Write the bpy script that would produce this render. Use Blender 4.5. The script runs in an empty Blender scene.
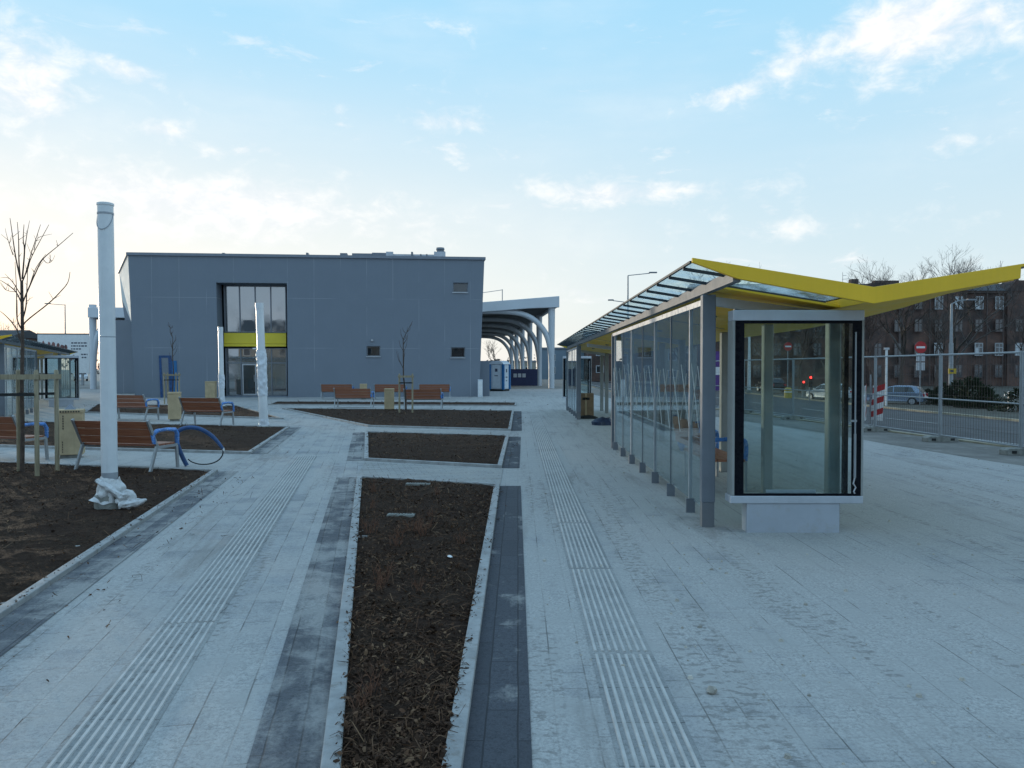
import bpy, bmesh, math, random
from mathutils import Vector, Matrix, noise
random.seed(7)
R = math.radians
scene = bpy.context.scene
C = scene.collection

# ------------------------------------------------------------------ camera
F, HOR, UV0, EYE = 780.0, 369.0, 518.0, 1.65
cam_d = bpy.data.cameras.new('camera'); cam = bpy.data.objects.new('camera', cam_d); C.objects.link(cam)
cam_d.sensor_width = 36.0; cam_d.lens = F / 1024 * 36; cam_d.clip_end = 4000; cam_d.clip_start = .05
cam.location = (0, 0, EYE)
cam.rotation_euler = (R(90) - math.atan((384 - HOR) / F), 0, math.atan((UV0 - 512) / F))
scene.camera = cam
CM = cam.rotation_euler.to_matrix()
def ray(u, v): return CM @ Vector((u - 512, -(v - 384), -F))
def G(u, v, z=0.0):
    d = ray(u, v); k = (z - EYE) / d.z
    return Vector((d.x * k, d.y * k, z))
def at(u, v, Y):
    d = ray(u, v); k = Y / d.y
    return Vector((d.x * k, Y, EYE + d.z * k))

# ------------------------------------------------------------------ mesh helpers
class MB:
    def __init__(s): s.v = []; s.f = []; s.M = None
    def add(s, vs, fs):
        n = len(s.v); s.v += [tuple(p) for p in vs]; s.f += [tuple(i + n for i in f) for f in fs]; return s
    def box(s, x0, x1, y0, y1, z0, z1):
        vs = [(x, y, z) for z in (z0, z1) for y in (y0, y1) for x in (x0, x1)]
        return s.add(vs, [(0,2,3,1),(4,5,7,6),(0,1,5,4),(2,6,7,3),(0,4,6,2),(1,3,7,5)])
    def bar(s, a, b, w, h, up=(0,0,1)):
        a = Vector(a); b = Vector(b); d = (b - a).normalized(); up = Vector(up)
        if abs(d.dot(up)) > .98: up = Vector((1,0,0))
        x = d.cross(up).normalized() * w / 2; y = x.cross(d).normalized() * h / 2
        vs = [p + sx * x + sy * y for p in (a, b) for sx, sy in ((-1,-1),(1,-1),(1,1),(-1,1))]
        return s.add(vs, [(0,1,2,3),(7,6,5,4),(0,4,5,1),(1,5,6,2),(2,6,7,3),(3,7,4,0)])
    def tube(s, pts, r, n=8, cap=True):
        pts = [Vector(p) for p in pts]; m = len(pts)
        rs = r if isinstance(r, (list, tuple)) else [r] * m
        vs = []; prev = None
        for i, p in enumerate(pts):
            d = (pts[min(i+1, m-1)] - pts[max(i-1, 0)]).normalized()
            if prev is None:
                a = Vector((0,0,1)) if abs(d.z) < .9 else Vector((1,0,0)); x = d.cross(a).normalized()
            else: x = (prev - d * prev.dot(d)).normalized()
            prev = x; y = d.cross(x)
            for k in range(n):
                t = 2 * math.pi * k / n; vs.append(p + (x * math.cos(t) + y * math.sin(t)) * rs[i])
        fs = [(i*n+k, i*n+(k+1)%n, (i+1)*n+(k+1)%n, (i+1)*n+k) for i in range(m-1) for k in range(n)]
        if cap: fs += [tuple(range(n))[::-1], tuple((m-1)*n+k for k in range(n))]
        return s.add(vs, fs)
    def lathe(s, prof, cx=0, cy=0, n=20):
        vs = [(cx + r*math.cos(2*math.pi*k/n), cy + r*math.sin(2*math.pi*k/n), z) for r, z in prof for k in range(n)]
        m = len(prof)
        fs = [(i*n+k, i*n+(k+1)%n, (i+1)*n+(k+1)%n, (i+1)*n+k) for i in range(m-1) for k in range(n)]
        fs += [tuple(range(n))[::-1], tuple((m-1)*n+k for k in range(n))]
        return s.add(vs, fs)
    def prism(s, poly, axis, a, b):
        # poly: 2D points; extruded along axis (0 x: pts are (y,z); 1 y: pts (x,z); 2 z: pts (x,y)) from a to b
        def P(p, t): return (t, p[0], p[1]) if axis == 0 else ((p[0], t, p[1]) if axis == 1 else (p[0], p[1], t))
        n = len(poly); vs = [P(p, a) for p in poly] + [P(p, b) for p in poly]
        fs = [tuple(range(n))[::-1], tuple(range(n, 2*n))] + [(i, (i+1)%n, n+(i+1)%n, n+i) for i in range(n)]
        return s.add(vs, fs)
    def quad(s, a, b, c, d): return s.add([a,b,c,d], [(0,1,2,3)])
    def map(s, fn): s.v = [tuple(fn(Vector(p))) for p in s.v]; return s
    def build(s, name, m, parent=None, bevel=0, smooth=False, loc=None, rz=0):
        me = bpy.data.meshes.new(name); me.from_pydata(s.v, [], s.f); me.validate()
        bm = bmesh.new(); bm.from_mesh(me)
        if len(bm.verts) < 60000: bmesh.ops.recalc_face_normals(bm, faces=bm.faces)
        if smooth:
            for f in bm.faces: f.smooth = True
            for e in bm.edges:
                if len(e.link_faces) == 2 and e.calc_face_angle(0) > R(38): e.smooth = False
        bm.to_mesh(me); bm.free()
        me.materials.append(m)
        o = bpy.data.objects.new(name, me); C.objects.link(o)
        if parent is not None: o.parent = parent
        if loc is not None: o.location = loc
        o.rotation_euler.z = rz
        if bevel:
            b = o.modifiers.new('bevel', 'BEVEL'); b.width = bevel; b.segments = 2; b.limit_method = 'ANGLE'; b.angle_limit = R(35)
        return o

def tag(o, label=None, cat=None, group=None, kind=None):
    if label: o['label'] = label
    if cat: o['category'] = cat
    if group: o['group'] = group
    if kind: o['kind'] = kind
    return o
def thing(name, label, cat, loc=(0,0,0), rz=0, group=None):
    o = bpy.data.objects.new(name, None); C.objects.link(o); o.empty_display_size = .1
    o.location = loc; o.rotation_euler.z = rz
    return tag(o, label, cat, group)
def dup(o, loc=None, rz=None, label=None, parent=None):
    c = o.copy(); C.objects.link(c)
    if parent is not None: c.parent = parent
    if loc is not None: c.location = loc
    if rz is not None: c.rotation_euler.z = rz
    if label: c['label'] = label
    for ch in list(o.children): dup(ch, parent=c)
    return c
def structure(name, mb, m, **k): return tag(mb.build(name, m, **k), kind='structure')

# ------------------------------------------------------------------ materials
class N:
    """tiny node-tree builder"""
    def __init__(s, tree): s.t = tree
    def n(s, typ, **k):
        nd = s.t.nodes.new(typ)
        for a, b in k.items(): setattr(nd, a, b)
        return nd
    def set(s, sock, v):
        if isinstance(v, bpy.types.NodeSocket): s.t.links.new(v, sock)
        else: sock.default_value = v
    def math(s, op, a, b=0.0, c=0.0, clamp=False):
        nd = s.n('ShaderNodeMath', operation=op, use_clamp=clamp)
        s.set(nd.inputs[0], a); s.set(nd.inputs[1], b); s.set(nd.inputs[2], c); return nd.outputs[0]
    def mix(s, f, a, b, blend='MIX'):
        nd = s.n('ShaderNodeMix', data_type='RGBA', blend_type=blend)
        s.set(nd.inputs[0], f); s.set(nd.inputs[6], a); s.set(nd.inputs[7], b); return nd.outputs[2]
    def noise(s, vec, scale, detail=4, rough=.55, dist=0, out='Fac'):
        nd = s.n('ShaderNodeTexNoise'); s.set(nd.inputs['Vector'], vec)
        nd.inputs['Scale'].default_value = scale; nd.inputs['Detail'].default_value = detail
        nd.inputs['Roughness'].default_value = rough; nd.inputs['Distortion'].default_value = dist
        return nd.outputs[out]
    def smooth(s, x, a, b, lo=0., hi=1.):
        nd = s.n('ShaderNodeMapRange', interpolation_type='SMOOTHSTEP')
        s.set(nd.inputs[0], x); s.set(nd.inputs[1], a); s.set(nd.inputs[2], b); s.set(nd.inputs[3], lo); s.set(nd.inputs[4], hi)
        return nd.outputs[0]
    def xyz(s, x, y, z=0.0):
        nd = s.n('ShaderNodeCombineXYZ'); s.set(nd.inputs[0], x); s.set(nd.inputs[1], y); s.set(nd.inputs[2], z); return nd.outputs[0]
    def vscale(s, v, sc):
        nd = s.n('ShaderNodeVectorMath', operation='MULTIPLY'); s.set(nd.inputs[0], v); nd.inputs[1].default_value = sc; return nd.outputs[0]
    def sep(s, v):
        nd = s.n('ShaderNodeSeparateXYZ'); s.set(nd.inputs[0], v); return nd.outputs
def rgb(c): return (c[0], c[1], c[2], 1.0)
def new_mat(name):
    m = bpy.data.materials.new(name); m.use_nodes = True; t = m.node_tree; t.nodes.clear()
    k = N(t); out = k.n('ShaderNodeOutputMaterial'); b = k.n('ShaderNodeBsdfPrincipled'); t.links.new(b.outputs[0], out.inputs[0])
    return m, k, b, out
def bump(k, b, h, strength, dist):
    nd = k.n('ShaderNodeBump'); nd.inputs['Strength'].default_value = strength; nd.inputs['Distance'].default_value = dist
    k.set(nd.inputs['Height'], h); k.t.links.new(nd.outputs[0], b.inputs['Normal'])

def mat(name, col, rough=.6, metal=0, var=.15, vs=6, bmp=0, bs=60, dirt=None, streak=0, spec=.5):
    """painted / plain surface with a little tonal wear"""
    m, k, b, _ = new_mat(name)
    tc = k.n('ShaderNodeTexCoord').outputs['Object']
    n1 = k.noise(tc, vs, 5, .6)
    f = k.smooth(n1, .3, .7)
    c = k.mix(f, rgb([x*(1-var) for x in col]), rgb([min(1, x*(1+var)) for x in col]))
    if streak:
        st = k.noise(k.vscale(tc, (9, 9, .5)), 3, 4, .6)
        c = k.mix(k.math('MULTIPLY', k.smooth(st, .45, .75), streak), c, rgb([x*.62 for x in col]))
    if dirt:
        d = k.smooth(k.noise(tc, vs*2.7, 6, .7), .5, .72)
        c = k.mix(k.math('MULTIPLY', d, dirt[3]), c, rgb(dirt[:3]))
    k.set(b.inputs['Base Color'], c)
    r = k.smooth(k.noise(tc, vs*3, 4), .3, .7, max(0, rough-.08), min(1, rough+.08)); k.set(b.inputs['Roughness'], r)
    b.inputs['Metallic'].default_value = metal
    b.inputs['Specular IOR Level'].default_value = spec
    if bmp: bump(k, b, k.noise(tc, bs, 5, .6), bmp, .01)
    return m

def paving(name, ang, bw, rh, base, dust, dust_lo, dust_hi, mort, vary=.12, dust_amt=.85, granite=.25, tracks=True):
    m, k, b, _ = new_mat(name)
    pos = k.n('ShaderNodeNewGeometry').outputs['Position']
    mp = k.n('ShaderNodeMapping'); mp.inputs['Rotation'].default_value = (0, 0, ang); k.set(mp.inputs[0], pos)
    x, y, z = k.sep(mp.outputs[0])
    # joints wander slightly as hand-laid pavers do
    wob = k.math('MULTIPLY', k.math('SUBTRACT', k.noise(pos, 2.2, 2), .5), .012)
    uv = k.xyz(y, k.math('ADD', x, wob))
    br = k.n('ShaderNodeTexBrick'); k.set(br.inputs['Vector'], uv); br.offset = .5
    br.inputs['Scale'].default_value = 1; br.inputs['Mortar Size'].default_value = .0045; br.inputs['Mortar Smooth'].default_value = .3
    br.inputs['Brick Width'].default_value = bw; br.inputs['Row Height'].default_value = rh; br.inputs['Bias'].default_value = 0
    br.inputs['Color1'].default_value = rgb([c*(1-vary) for c in base]); br.inputs['Color2'].default_value = rgb([c*(1+vary) for c in base])
    br.inputs['Mortar'].default_value = rgb(mort)
    fine = k.noise(pos, 110, 3, .8); grit = k.noise(pos, 52, 6, .85)
    col = k.mix(k.math('MULTIPLY', k.smooth(fine, .35, .7), granite), br.outputs['Color'], rgb([c*.45 for c in base]))
    col = k.mix(k.math('MULTIPLY', k.smooth(grit, .48, .62), granite*2.2), col, rgb([c*.55 for c in base]))
    big = k.noise(pos, .55, 6, .62, .4)
    mid = k.noise(pos, 3.1, 9, .70, .6)
    st = k.noise(k.xyz(k.math('MULTIPLY', x, 2.6), k.math('MULTIPLY', y, .33)), 1.3, 6, .62)
    # which setts keep their dust: by sett as well as by drift, so the edges follow the joints here and there
    cell = k.n('ShaderNodeTexWhiteNoise', noise_dimensions='2D')
    k.set(cell.inputs['Vector'], k.xyz(k.math('FLOOR', k.math('DIVIDE', k.math('ADD', y, 300.0), bw*1.0)), k.math('FLOOR', k.math('DIVIDE', k.math('ADD', x, 300.0), rh))))
    dm = k.math('ADD', k.math('MULTIPLY', big, .36), k.math('MULTIPLY', mid, .32)); dm = k.math('ADD', dm, k.math('MULTIPLY', st, .26))
    dm = k.math('ADD', dm, k.math('MULTIPLY', cell.outputs['Value'], .06))
    mask = k.math('MULTIPLY', k.smooth(dm, dust_lo, dust_hi), dust_amt)
    dcol = k.mix(k.smooth(grit, .40, .62), rgb([c*1.10 for c in dust]), rgb([c*.58 for c in dust]))
    dcol = k.mix(k.smooth(k.noise(pos, 24, 6, .8), .52, .66), dcol, rgb([c*.70 for c in dust]))
    dcol = k.mix(k.smooth(mid, .35, .7), dcol, rgb([c*.82 for c in dust]))
    col = k.mix(mask, col, dcol)
    # long joints that show through the dust here and there
    xr = k.math('ABSOLUTE', k.math('SUBTRACT', k.math('FRACT', k.math('ADD', k.math('DIVIDE', k.math('ADD', x, wob), rh), .5)), .5))
    ln = k.smooth(xr, .030, .010); gate = k.smooth(k.noise(k.xyz(k.math('MULTIPLY', x, 5.0), k.math('MULTIPLY', y, .9), 6.0), 1.0, 5, .65), .50, .60)
    col = k.mix(k.math('MULTIPLY', k.math('MULTIPLY', ln, gate), .75), col, rgb(mort))
    if tracks:
        # drifted dirt, tyre marks and damp patches: darker tone with its own outline
        tk = k.smooth(k.noise(k.xyz(k.math('MULTIPLY', x, 1.9), k.math('MULTIPLY', y, .22), 3.0), 1.0, 8, .68, .5), .54, .70)
        col = k.mix(k.math('MULTIPLY', tk, .50), col, rgb((.19,.175,.16)))
        tread = k.math('MULTIPLY', k.smooth(k.noise(k.xyz(k.math('MULTIPLY', x, 14.0), k.math('MULTIPLY', y, 20.0), 1.0), 1.0, 3, .6), .50, .60), k.smooth(k.noise(k.xyz(k.math('MULTIPLY', x, 2.4), k.math('MULTIPLY', y, .16), 8.0), 1.0, 4, .6), .52, .60))
        col = k.mix(k.math('MULTIPLY', tread, .55), col, rgb((.15,.14,.13)))
        blot = k.smooth(k.noise(pos, 1.7, 7, .7, .8), .60, .72)
        col = k.mix(k.math('MULTIPLY', blot, .22), col, rgb((.54,.52,.49)))
        sp = k.smooth(k.noise(pos, 38, 5, .75), .63, .70)
        col = k.mix(k.math('MULTIPLY', sp, .6), col, rgb((.12,.10,.085)))
        lf = k.smooth(k.noise(pos, 33, 5, .75, .3), .66, .70)
        col = k.mix(k.math('MULTIPLY', lf, .6), col, rgb((.60,.58,.54)))
    k.set(b.inputs['Base Color'], col); b.inputs['Roughness'].default_value = .85; b.inputs['Specular IOR Level'].default_value = .3
    h = k.math('SUBTRACT', k.math('MULTIPLY', fine, .25), k.math('MULTIPLY', br.outputs['Fac'], k.math('SUBTRACT', 1.0, mask)))
    h = k.math('ADD', h, k.math('MULTIPLY', mid, .9))
    bump(k, b, h, .55, .012)
    return m

def glass(name, tint, f0=.05, gloss=(1,1,1), dirt=0.0, fmax=.95):
    """thin pane: straight-through tint plus a mirror layer that grows towards grazing angles"""
    m = bpy.data.materials.new(name); m.use_nodes = True; t = m.node_tree; t.nodes.clear(); k = N(t)
    out = k.n('ShaderNodeOutputMaterial')
    tr = k.n('ShaderNodeBsdfTransparent'); tr.inputs[0].default_value = rgb(tint)
    gl = k.n('ShaderNodeBsdfGlossy'); gl.inputs['Roughness'].default_value = .015; gl.inputs['Color'].default_value = rgb(gloss)
    lw = k.n('ShaderNodeLayerWeight'); lw.inputs['Blend'].default_value = .5
    f = k.math('ADD', k.math('MULTIPLY', k.math('POWER', lw.outputs['Facing'], 5.0), fmax - f0), f0)
    mx = k.n('ShaderNodeMixShader'); k.set(mx.inputs[0], f); t.links.new(tr.outputs[0], mx.inputs[1]); t.links.new(gl.outputs[0], mx.inputs[2])
    res = mx.outputs[0]
    if dirt:
        df = k.n('ShaderNodeBsdfTranslucent'); df.inputs[0].default_value = rgb((.78,.80,.80))
        tc = k.n('ShaderNodeTexCoord').outputs['Object']
        d = k.math('MULTIPLY', k.smooth(k.noise(tc, 2.5, 7, .7, .5), .38, .75), dirt)
        m2 = k.n('ShaderNodeMixShader'); k.set(m2.inputs[0], d); t.links.new(res, m2.inputs[1]); t.links.new(df.outputs[0], m2.inputs[2]); res = m2.outputs[0]
    t.links.new(res, out.inputs[0]); return m

def emit(name, col, s):
    m, k, b, _ = new_mat(name); b.inputs['Base Color'].default_value = rgb(col)
    b.inputs['Emission Color'].default_value = rgb(col); b.inputs['Emission Strength'].default_value = s; return m

def soil_mat():
    m, k, b, _ = new_mat('soil')
    pos = k.n('ShaderNodeNewGeometry').outputs['Position']
    n1 = k.noise(pos, 26, 8, .72, .6); n2 = k.noise(pos, 1.4, 4); n3 = k.noise(pos, 90, 4, .7)
    c = k.mix(k.smooth(n1, .35, .68), rgb((.034,.020,.014)), rgb((.088,.050,.031)))
    c = k.mix(k.math('MULTIPLY', k.smooth(n2, .4, .65), .5), c, rgb((.05,.026,.018)))
    c = k.mix(k.smooth(n3, .64, .72), c, rgb((.15,.11,.08)))
    k.set(b.inputs['Base Color'], c); b.inputs['Roughness'].default_value = .95; b.inputs['Specular IOR Level'].default_value = .15
    bump(k, b, k.math('ADD', n1, k.math('MULTIPLY', n3, .4)), 1.0, .05); return m

def chip_mat():
    m, k, b, _ = new_mat('bark_chips')
    g = k.n('ShaderNodeNewGeometry')
    cr = k.n('ShaderNodeValToRGB'); k.set(cr.inputs[0], g.outputs['Random Per Island'])
    e = cr.color_ramp.elements; e[0].position = 0; e[0].color = rgb((.034,.018,.011)); e[1].position = 1; e[1].color = rgb((.25,.155,.09))
    for p, c in ((.45, (.062,.033,.020)), (.75, (.105,.053,.030)), (.92, (.16,.093,.054))):
        q = e.new(p); q.color = rgb(c)
    k.set(b.inputs['Base Color'], cr.outputs[0]); b.inputs['Roughness'].default_value = .9; b.inputs['Specular IOR Level'].default_value = .2
    return m

def wood_mat(name, c0, c1, sc=(1.2, 26, 26)):
    m, k, b, _ = new_mat(name)
    tc = k.n('ShaderNodeTexCoord').outputs['Object']
    n1 = k.noise(k.vscale(tc, sc), 1.6, 5, .6, .5)
    k.set(b.inputs['Base Color'], k.mix(k.smooth(n1, .3, .7), rgb(c0), rgb(c1)))
    b.inputs['Roughness'].default_value = .5; bump(k, b, n1, .2, .004); return m

def facade_mat():
    m, k, b, _ = new_mat('grey_render_facade')
    tc = k.n('ShaderNodeTexCoord').outputs['Object']; x, y, z = k.sep(tc)
    br = k.n('ShaderNodeTexBrick'); br.offset = 0
    k.set(br.inputs['Vector'], k.xyz(k.math('ADD', x, .55), k.math('ADD', z, .03)))
    for a, v in (('Scale',1),('Mortar Size',.014),('Mortar Smooth',.2),('Brick Width',1.52),('Row Height',2.9),('Bias',0)): br.inputs[a].default_value = v
    base = (.205,.232,.275)
    n1 = k.noise(tc, .7, 6, .6); n2 = k.noise(tc, 130, 3)
    c = k.mix(k.smooth(n1, .3, .7), rgb([q*.98 for q in base]), rgb([q*1.03 for q in base]))
    c = k.mix(k.math('MULTIPLY', k.smooth(n2, .35, .7), .25), c, rgb([q*.75 for q in base]))
    st = k.smooth(k.noise(k.vscale(tc, (5, 5, .18)), 1.2, 4, .6), .52, .72)
    c = k.mix(k.math('MULTIPLY', st, .07), c, rgb([q*1.35 for q in base]))
    j = k.math('MULTIPLY', br.outputs['Fac'], k.smooth(k.noise(tc, .45, 3), .42, .62))
    c = k.mix(k.math('MULTIPLY', j, .65), c, rgb((.38,.40,.43)))
    k.set(b.inputs['Base Color'], c); b.inputs['Roughness'].default_value = .8; b.inputs['Specular IOR Level'].default_value = .3
    bump(k, b, k.math('SUBTRACT', k.math('MULTIPLY', n2, .3), br.outputs['Fac']), .3, .01); return m

def brick_mat():
    m, k, b, _ = new_mat('dark_brick')
    tc = k.n('ShaderNodeTexCoord').outputs['Object']; x, y, z = k.sep(tc)
    br = k.n('ShaderNodeTexBrick'); k.set(br.inputs['Vector'], k.xyz(k.math('ADD', x, y), z))
    for a, v in (('Scale',1),('Mortar Size',.012),('Brick Width',.26),('Row Height',.08),('Bias',-.2)): br.inputs[a].default_value = v
    br.inputs['Color1'].default_value = rgb((.19,.088,.062)); br.inputs['Color2'].default_value = rgb((.115,.064,.050)); br.inputs['Mortar'].default_value = rgb((.12,.10,.09))
    n1 = k.noise(tc, .35, 6, .65)
    c = k.mix(k.smooth(n1, .35, .7), br.outputs['Color'], rgb((.035,.031,.032)))
    k.set(b.inputs['Base Color'], c); b.inputs['Roughness'].default_value = .9; return m

def pole_mat():
    m, k, b, _ = new_mat('white_gloss_paint')
    tc = k.n('ShaderNodeTexCoord').outputs['Object']
    n1 = k.noise(tc, 3, 6, .65); n2 = k.noise(k.vscale(tc, (14,14,.7)), 2.2, 4)
    c = k.mix(k.smooth(n1, .3, .7), rgb((.66,.68,.70)), rgb((.76,.77,.78)))
    c = k.mix(k.math('MULTIPLY', k.smooth(n2, .55, .75), .25), c, rgb((.52,.53,.53)))
    k.set(b.inputs['Base Color'], c); b.inputs['Roughness'].default_value = .3; return m

M = dict(
    pave=paving('concrete_pavers', 0, .21, .18, (.33,.33,.33), (.475,.462,.44), .355, .50, (.12,.115,.11), .12),
    path=paving('path_pavers', -math.atan(.191), .42, .20, (.32,.325,.33), (.475,.462,.44), .40, .535, (.13,.125,.12), .14),
    cross=paving('cross_path_pavers', R(76), .20, .10, (.36,.36,.35), (.44,.42,.39), .44, .56, (.14,.13,.12)),
    dark=paving('dark_pavers', 0, .62, .15, (.082,.086,.100), (.42,.405,.38), .53, .61, (.035,.035,.04), .14, .8, .5, False),
    darkl=paving('dark_path_pavers', -math.atan(.191), .62, .15, (.125,.129,.142), (.40,.388,.368), .45, .56, (.06,.06,.065), .16, .85, .5, False),
    rib=mat('tactile_concrete', (.46,.45,.43), .85, var=.12, vs=8, bmp=.3, bs=150),
    rib_base=paving('tactile_base', 0, .40, .40, (.29,.29,.285), (.44,.43,.41), .42, .58, (.08,.08,.08), .1, .8, .3),
    kerb=mat('kerb_concrete', (.33,.33,.325), .85, var=.18, vs=5, bmp=.4, bs=140, dirt=(.16,.13,.10,.5)),
    soil=soil_mat(), chip=chip_mat(),
    ground=mat('gravelly_ground', (.24,.23,.21), .95, var=.2, vs=.3, bmp=.4, bs=4),
    dry=mat('dry_reddish_stems', (.17,.075,.042), .85, 0, var=.3, vs=9),
    verge=mat('dark_grass_verge', (.058,.056,.042), .95, var=.35, vs=.6, bmp=.5, bs=9),
    dirt=mat('trodden_dirt', (.17,.16,.145), .95, var=.25, vs=.9, bmp=.6, bs=14, dirt=(.30,.29,.27,.6)),
    asphalt=mat('asphalt', (.050,.051,.054), .85, var=.2, vs=.5, bmp=.4, bs=60, dirt=(.12,.11,.10,.35)),
    line=mat('worn_road_paint', (.55,.55,.53), .7, var=.15, vs=3, dirt=(.1,.1,.1,.6)),
    stone=mat('yellowish_kerb_stone', (.33,.29,.21), .9, var=.2, vs=3, bmp=.3),
    facade=facade_mat(), white_wall=mat('white_render', (.72,.70,.66), .8, var=.05, vs=1, bmp=.1),
    coping=mat('grey_coping_metal', (.20,.22,.26), .45, .3, var=.06),
    window_dull=mat('weathered_window_paint', (.38,.385,.40), .6, 0, var=.2, vs=.4),
    frame_dark=mat('dark_brown_window_frame', (.09,.065,.06), .6, 0, var=.2),
    frame=mat('window_frame_grey', (.20,.22,.25), .4, .3, var=.05),
    frame_light=mat('light_aluminium', (.45,.47,.50), .4, .5, var=.08, vs=4),
    pane=mat('dark_window_pane', (.022,.030,.036), .06, 0, var=.3, vs=.3, spec=1.0),
    pane_sky=mat('reflecting_window_pane', (.050,.062,.075), .04, 0, var=.25, vs=.3, spec=1.0),
    yellow=mat('yellow_roof_paint', (.85,.51,.018), .42, var=.05, vs=2, streak=.08),
    yellow_dull=mat('yellow_soffit_board', (.86,.51,.018), .55, var=.06, vs=1.5),
    yellow_band=mat('lime_yellow_panel', (.74,.57,.04), .5, var=.06, vs=1),
    steel=mat('grey_painted_steel', (.165,.185,.215), .42, .15, var=.07, vs=3, streak=.12),
    gutter=mat('grey_gutter_steel', (.165,.175,.19), .5, .2, var=.1, vs=2, streak=.25),
    column=mat('pale_grey_column_paint', (.30,.31,.30), .45, .1, var=.08, vs=3, streak=.12),
    purlin=mat('dark_purlin_steel', (.035,.042,.05), .5, .2, var=.15),
    alu=mat('silver_aluminium', (.50,.53,.58), .38, .35, var=.06, vs=3, streak=.1),
    panel_grey=mat('pale_grey_panel_paint', (.40,.43,.48), .5, .1, var=.06, vs=3, dirt=(.34,.31,.27,.4)),
    black=mat('black_glossy_frame', (.005,.006,.010), .3, 0, var=.2, spec=.12),
    rubber=mat('dark_rubber', (.012,.013,.014), .7, var=.2),
    wood=wood_mat('red_brown_bench_wood', (.25,.088,.046), (.38,.150,.082)),
    stake=wood_mat('weathered_stake_wood', (.22,.18,.115), (.38,.32,.21), (22,22,1.5)),
    bench_metal=mat('galvanised_bench_steel', (.34,.35,.36), .45, .4, var=.1, vs=8),
    film=mat('blue_protective_film', (.060,.20,.52), .3, 0, var=.35, vs=9, bmp=.6, bs=30, dirt=(.42,.52,.68,.8)),
    hose=mat('blue_foam_sleeve', (.022,.070,.19), .5, 0, var=.25, vs=8, bmp=.3, bs=40),
    card=mat('tan_cardboard', (.47,.355,.215), .85, 0, var=.12, vs=4, bmp=.2, bs=30, streak=.2),
    card_dark=mat('brown_cardboard', (.25,.165,.095), .85, 0, var=.15, vs=5, bmp=.2, bs=30),
    concrete=mat('rough_concrete', (.24,.24,.22), .95, 0, var=.25, vs=7, bmp=.6, bs=30),
    cloth=mat('dirty_white_plastic_sheet', (.60,.60,.60), .45, 0, var=.15, vs=9, bmp=.5, bs=26, dirt=(.26,.22,.18,.6)),
    pole=pole_mat(), band=mat('grey_pole_band', (.33,.35,.38), .4, .2, var=.1),
    film_white=mat('milky_wrapping_film', (.72,.75,.80), .35, 0, var=.12, vs=12, bmp=.8, bs=18),
    bark=mat('young_tree_bark', (.085,.060,.048), .9, 0, var=.3, vs=18),
    twig=mat('grey_twigs', (.075,.062,.055), .9, 0, var=.25, vs=3),
    twig_red=mat('reddish_twigs', (.085,.055,.045), .9, 0, var=.3, vs=2),
    green=mat('dark_conifer_needles', (.022,.040,.018), .8, 0, var=.5, vs=9),
    hall=mat('pale_blue_grey_hall_steel', (.58,.61,.65), .45, .1, var=.05, vs=.5),
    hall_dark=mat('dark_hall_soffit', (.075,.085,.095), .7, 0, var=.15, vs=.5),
    plastic_white=mat('white_plastic', (.62,.66,.70), .4, var=.05), plastic_blue=mat('blue_plastic', (.020,.14,.33), .4, var=.1),
    red=mat('sign_red', (.42,.012,.016), .35, var=.06), white=mat('sign_white', (.75,.75,.75), .45, var=.06, dirt=(.3,.28,.25,.3)),
    zinc=mat('galvanised_steel', (.30,.32,.34), .5, .3, var=.1, vs=5),
    brick=brick_mat(), slate=mat('dark_roof_slate', (.045,.046,.052), .8, 0, var=.2, vs=.6),
    chimney=mat('sooty_chimney_brick', (.10,.07,.06), .9, 0, var=.25, vs=2),
    window_white=mat('white_window_paint', (.55,.57,.60), .5, 0, var=.08),
    car_blue=mat('silver_blue_car_paint', (.23,.29,.38), .25, .35, var=.04), car_dark=mat('dark_car_paint', (.02,.022,.028), .25, .2, var=.1),
    car_white=mat('white_car_paint', (.62,.63,.65), .25, 0, var=.04), car_glass=mat('car_glass', (.012,.016,.02), .08, 0, var=.2, spec=.9),
    banner=mat('navy_banner_vinyl', (.020,.028,.09), .55, 0, var=.12), shed=mat('pale_blue_cladding', (.22,.29,.36), .6, 0, var=.08, vs=.3),
    beige=mat('beige_render', (.34,.31,.26), .85, 0, var=.1, vs=.3), purple=mat('purple_poster_ink', (.09,.03,.20), .5, 0, var=.2),
    amber=mat('yellow_plastic', (.55,.36,.02), .5, 0, var=.08), tarp=mat('dark_blue_tarpaulin', (.02,.035,.075), .4, 0, var=.3, vs=6, bmp=.6, bs=14),
    pebble=mat('sandy_pebbles', (.40,.37,.32), .9, 0, var=.35, vs=3), far=mat('distant_thicket', (.075,.068,.064), .95, 0, var=.3, vs=.12),
    redlamp=emit('red_lamp', (1.0,.04,.03), 2.5), ink=mat('printed_ink', (.05,.055,.09), .6, 0, var=.2), picture=mat('printed_picture', (.22,.10,.09), .6, 0, var=.6, vs=1.7),
    g_wall=glass('shelter_glass', (.80,.86,.86), .05, (.86,.92,.96), .06), g_roof=glass('dusty_roof_glass', (.84,.92,.93), .02, (.9,.95,1), .75, .30),
    g_panel=glass('panel_glass', (.86,.91,.91), .014, (.9,.95,1), .06), etch=mat('frosted_etching', (.60,.62,.60), .6, 0, var=.1),
)

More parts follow.
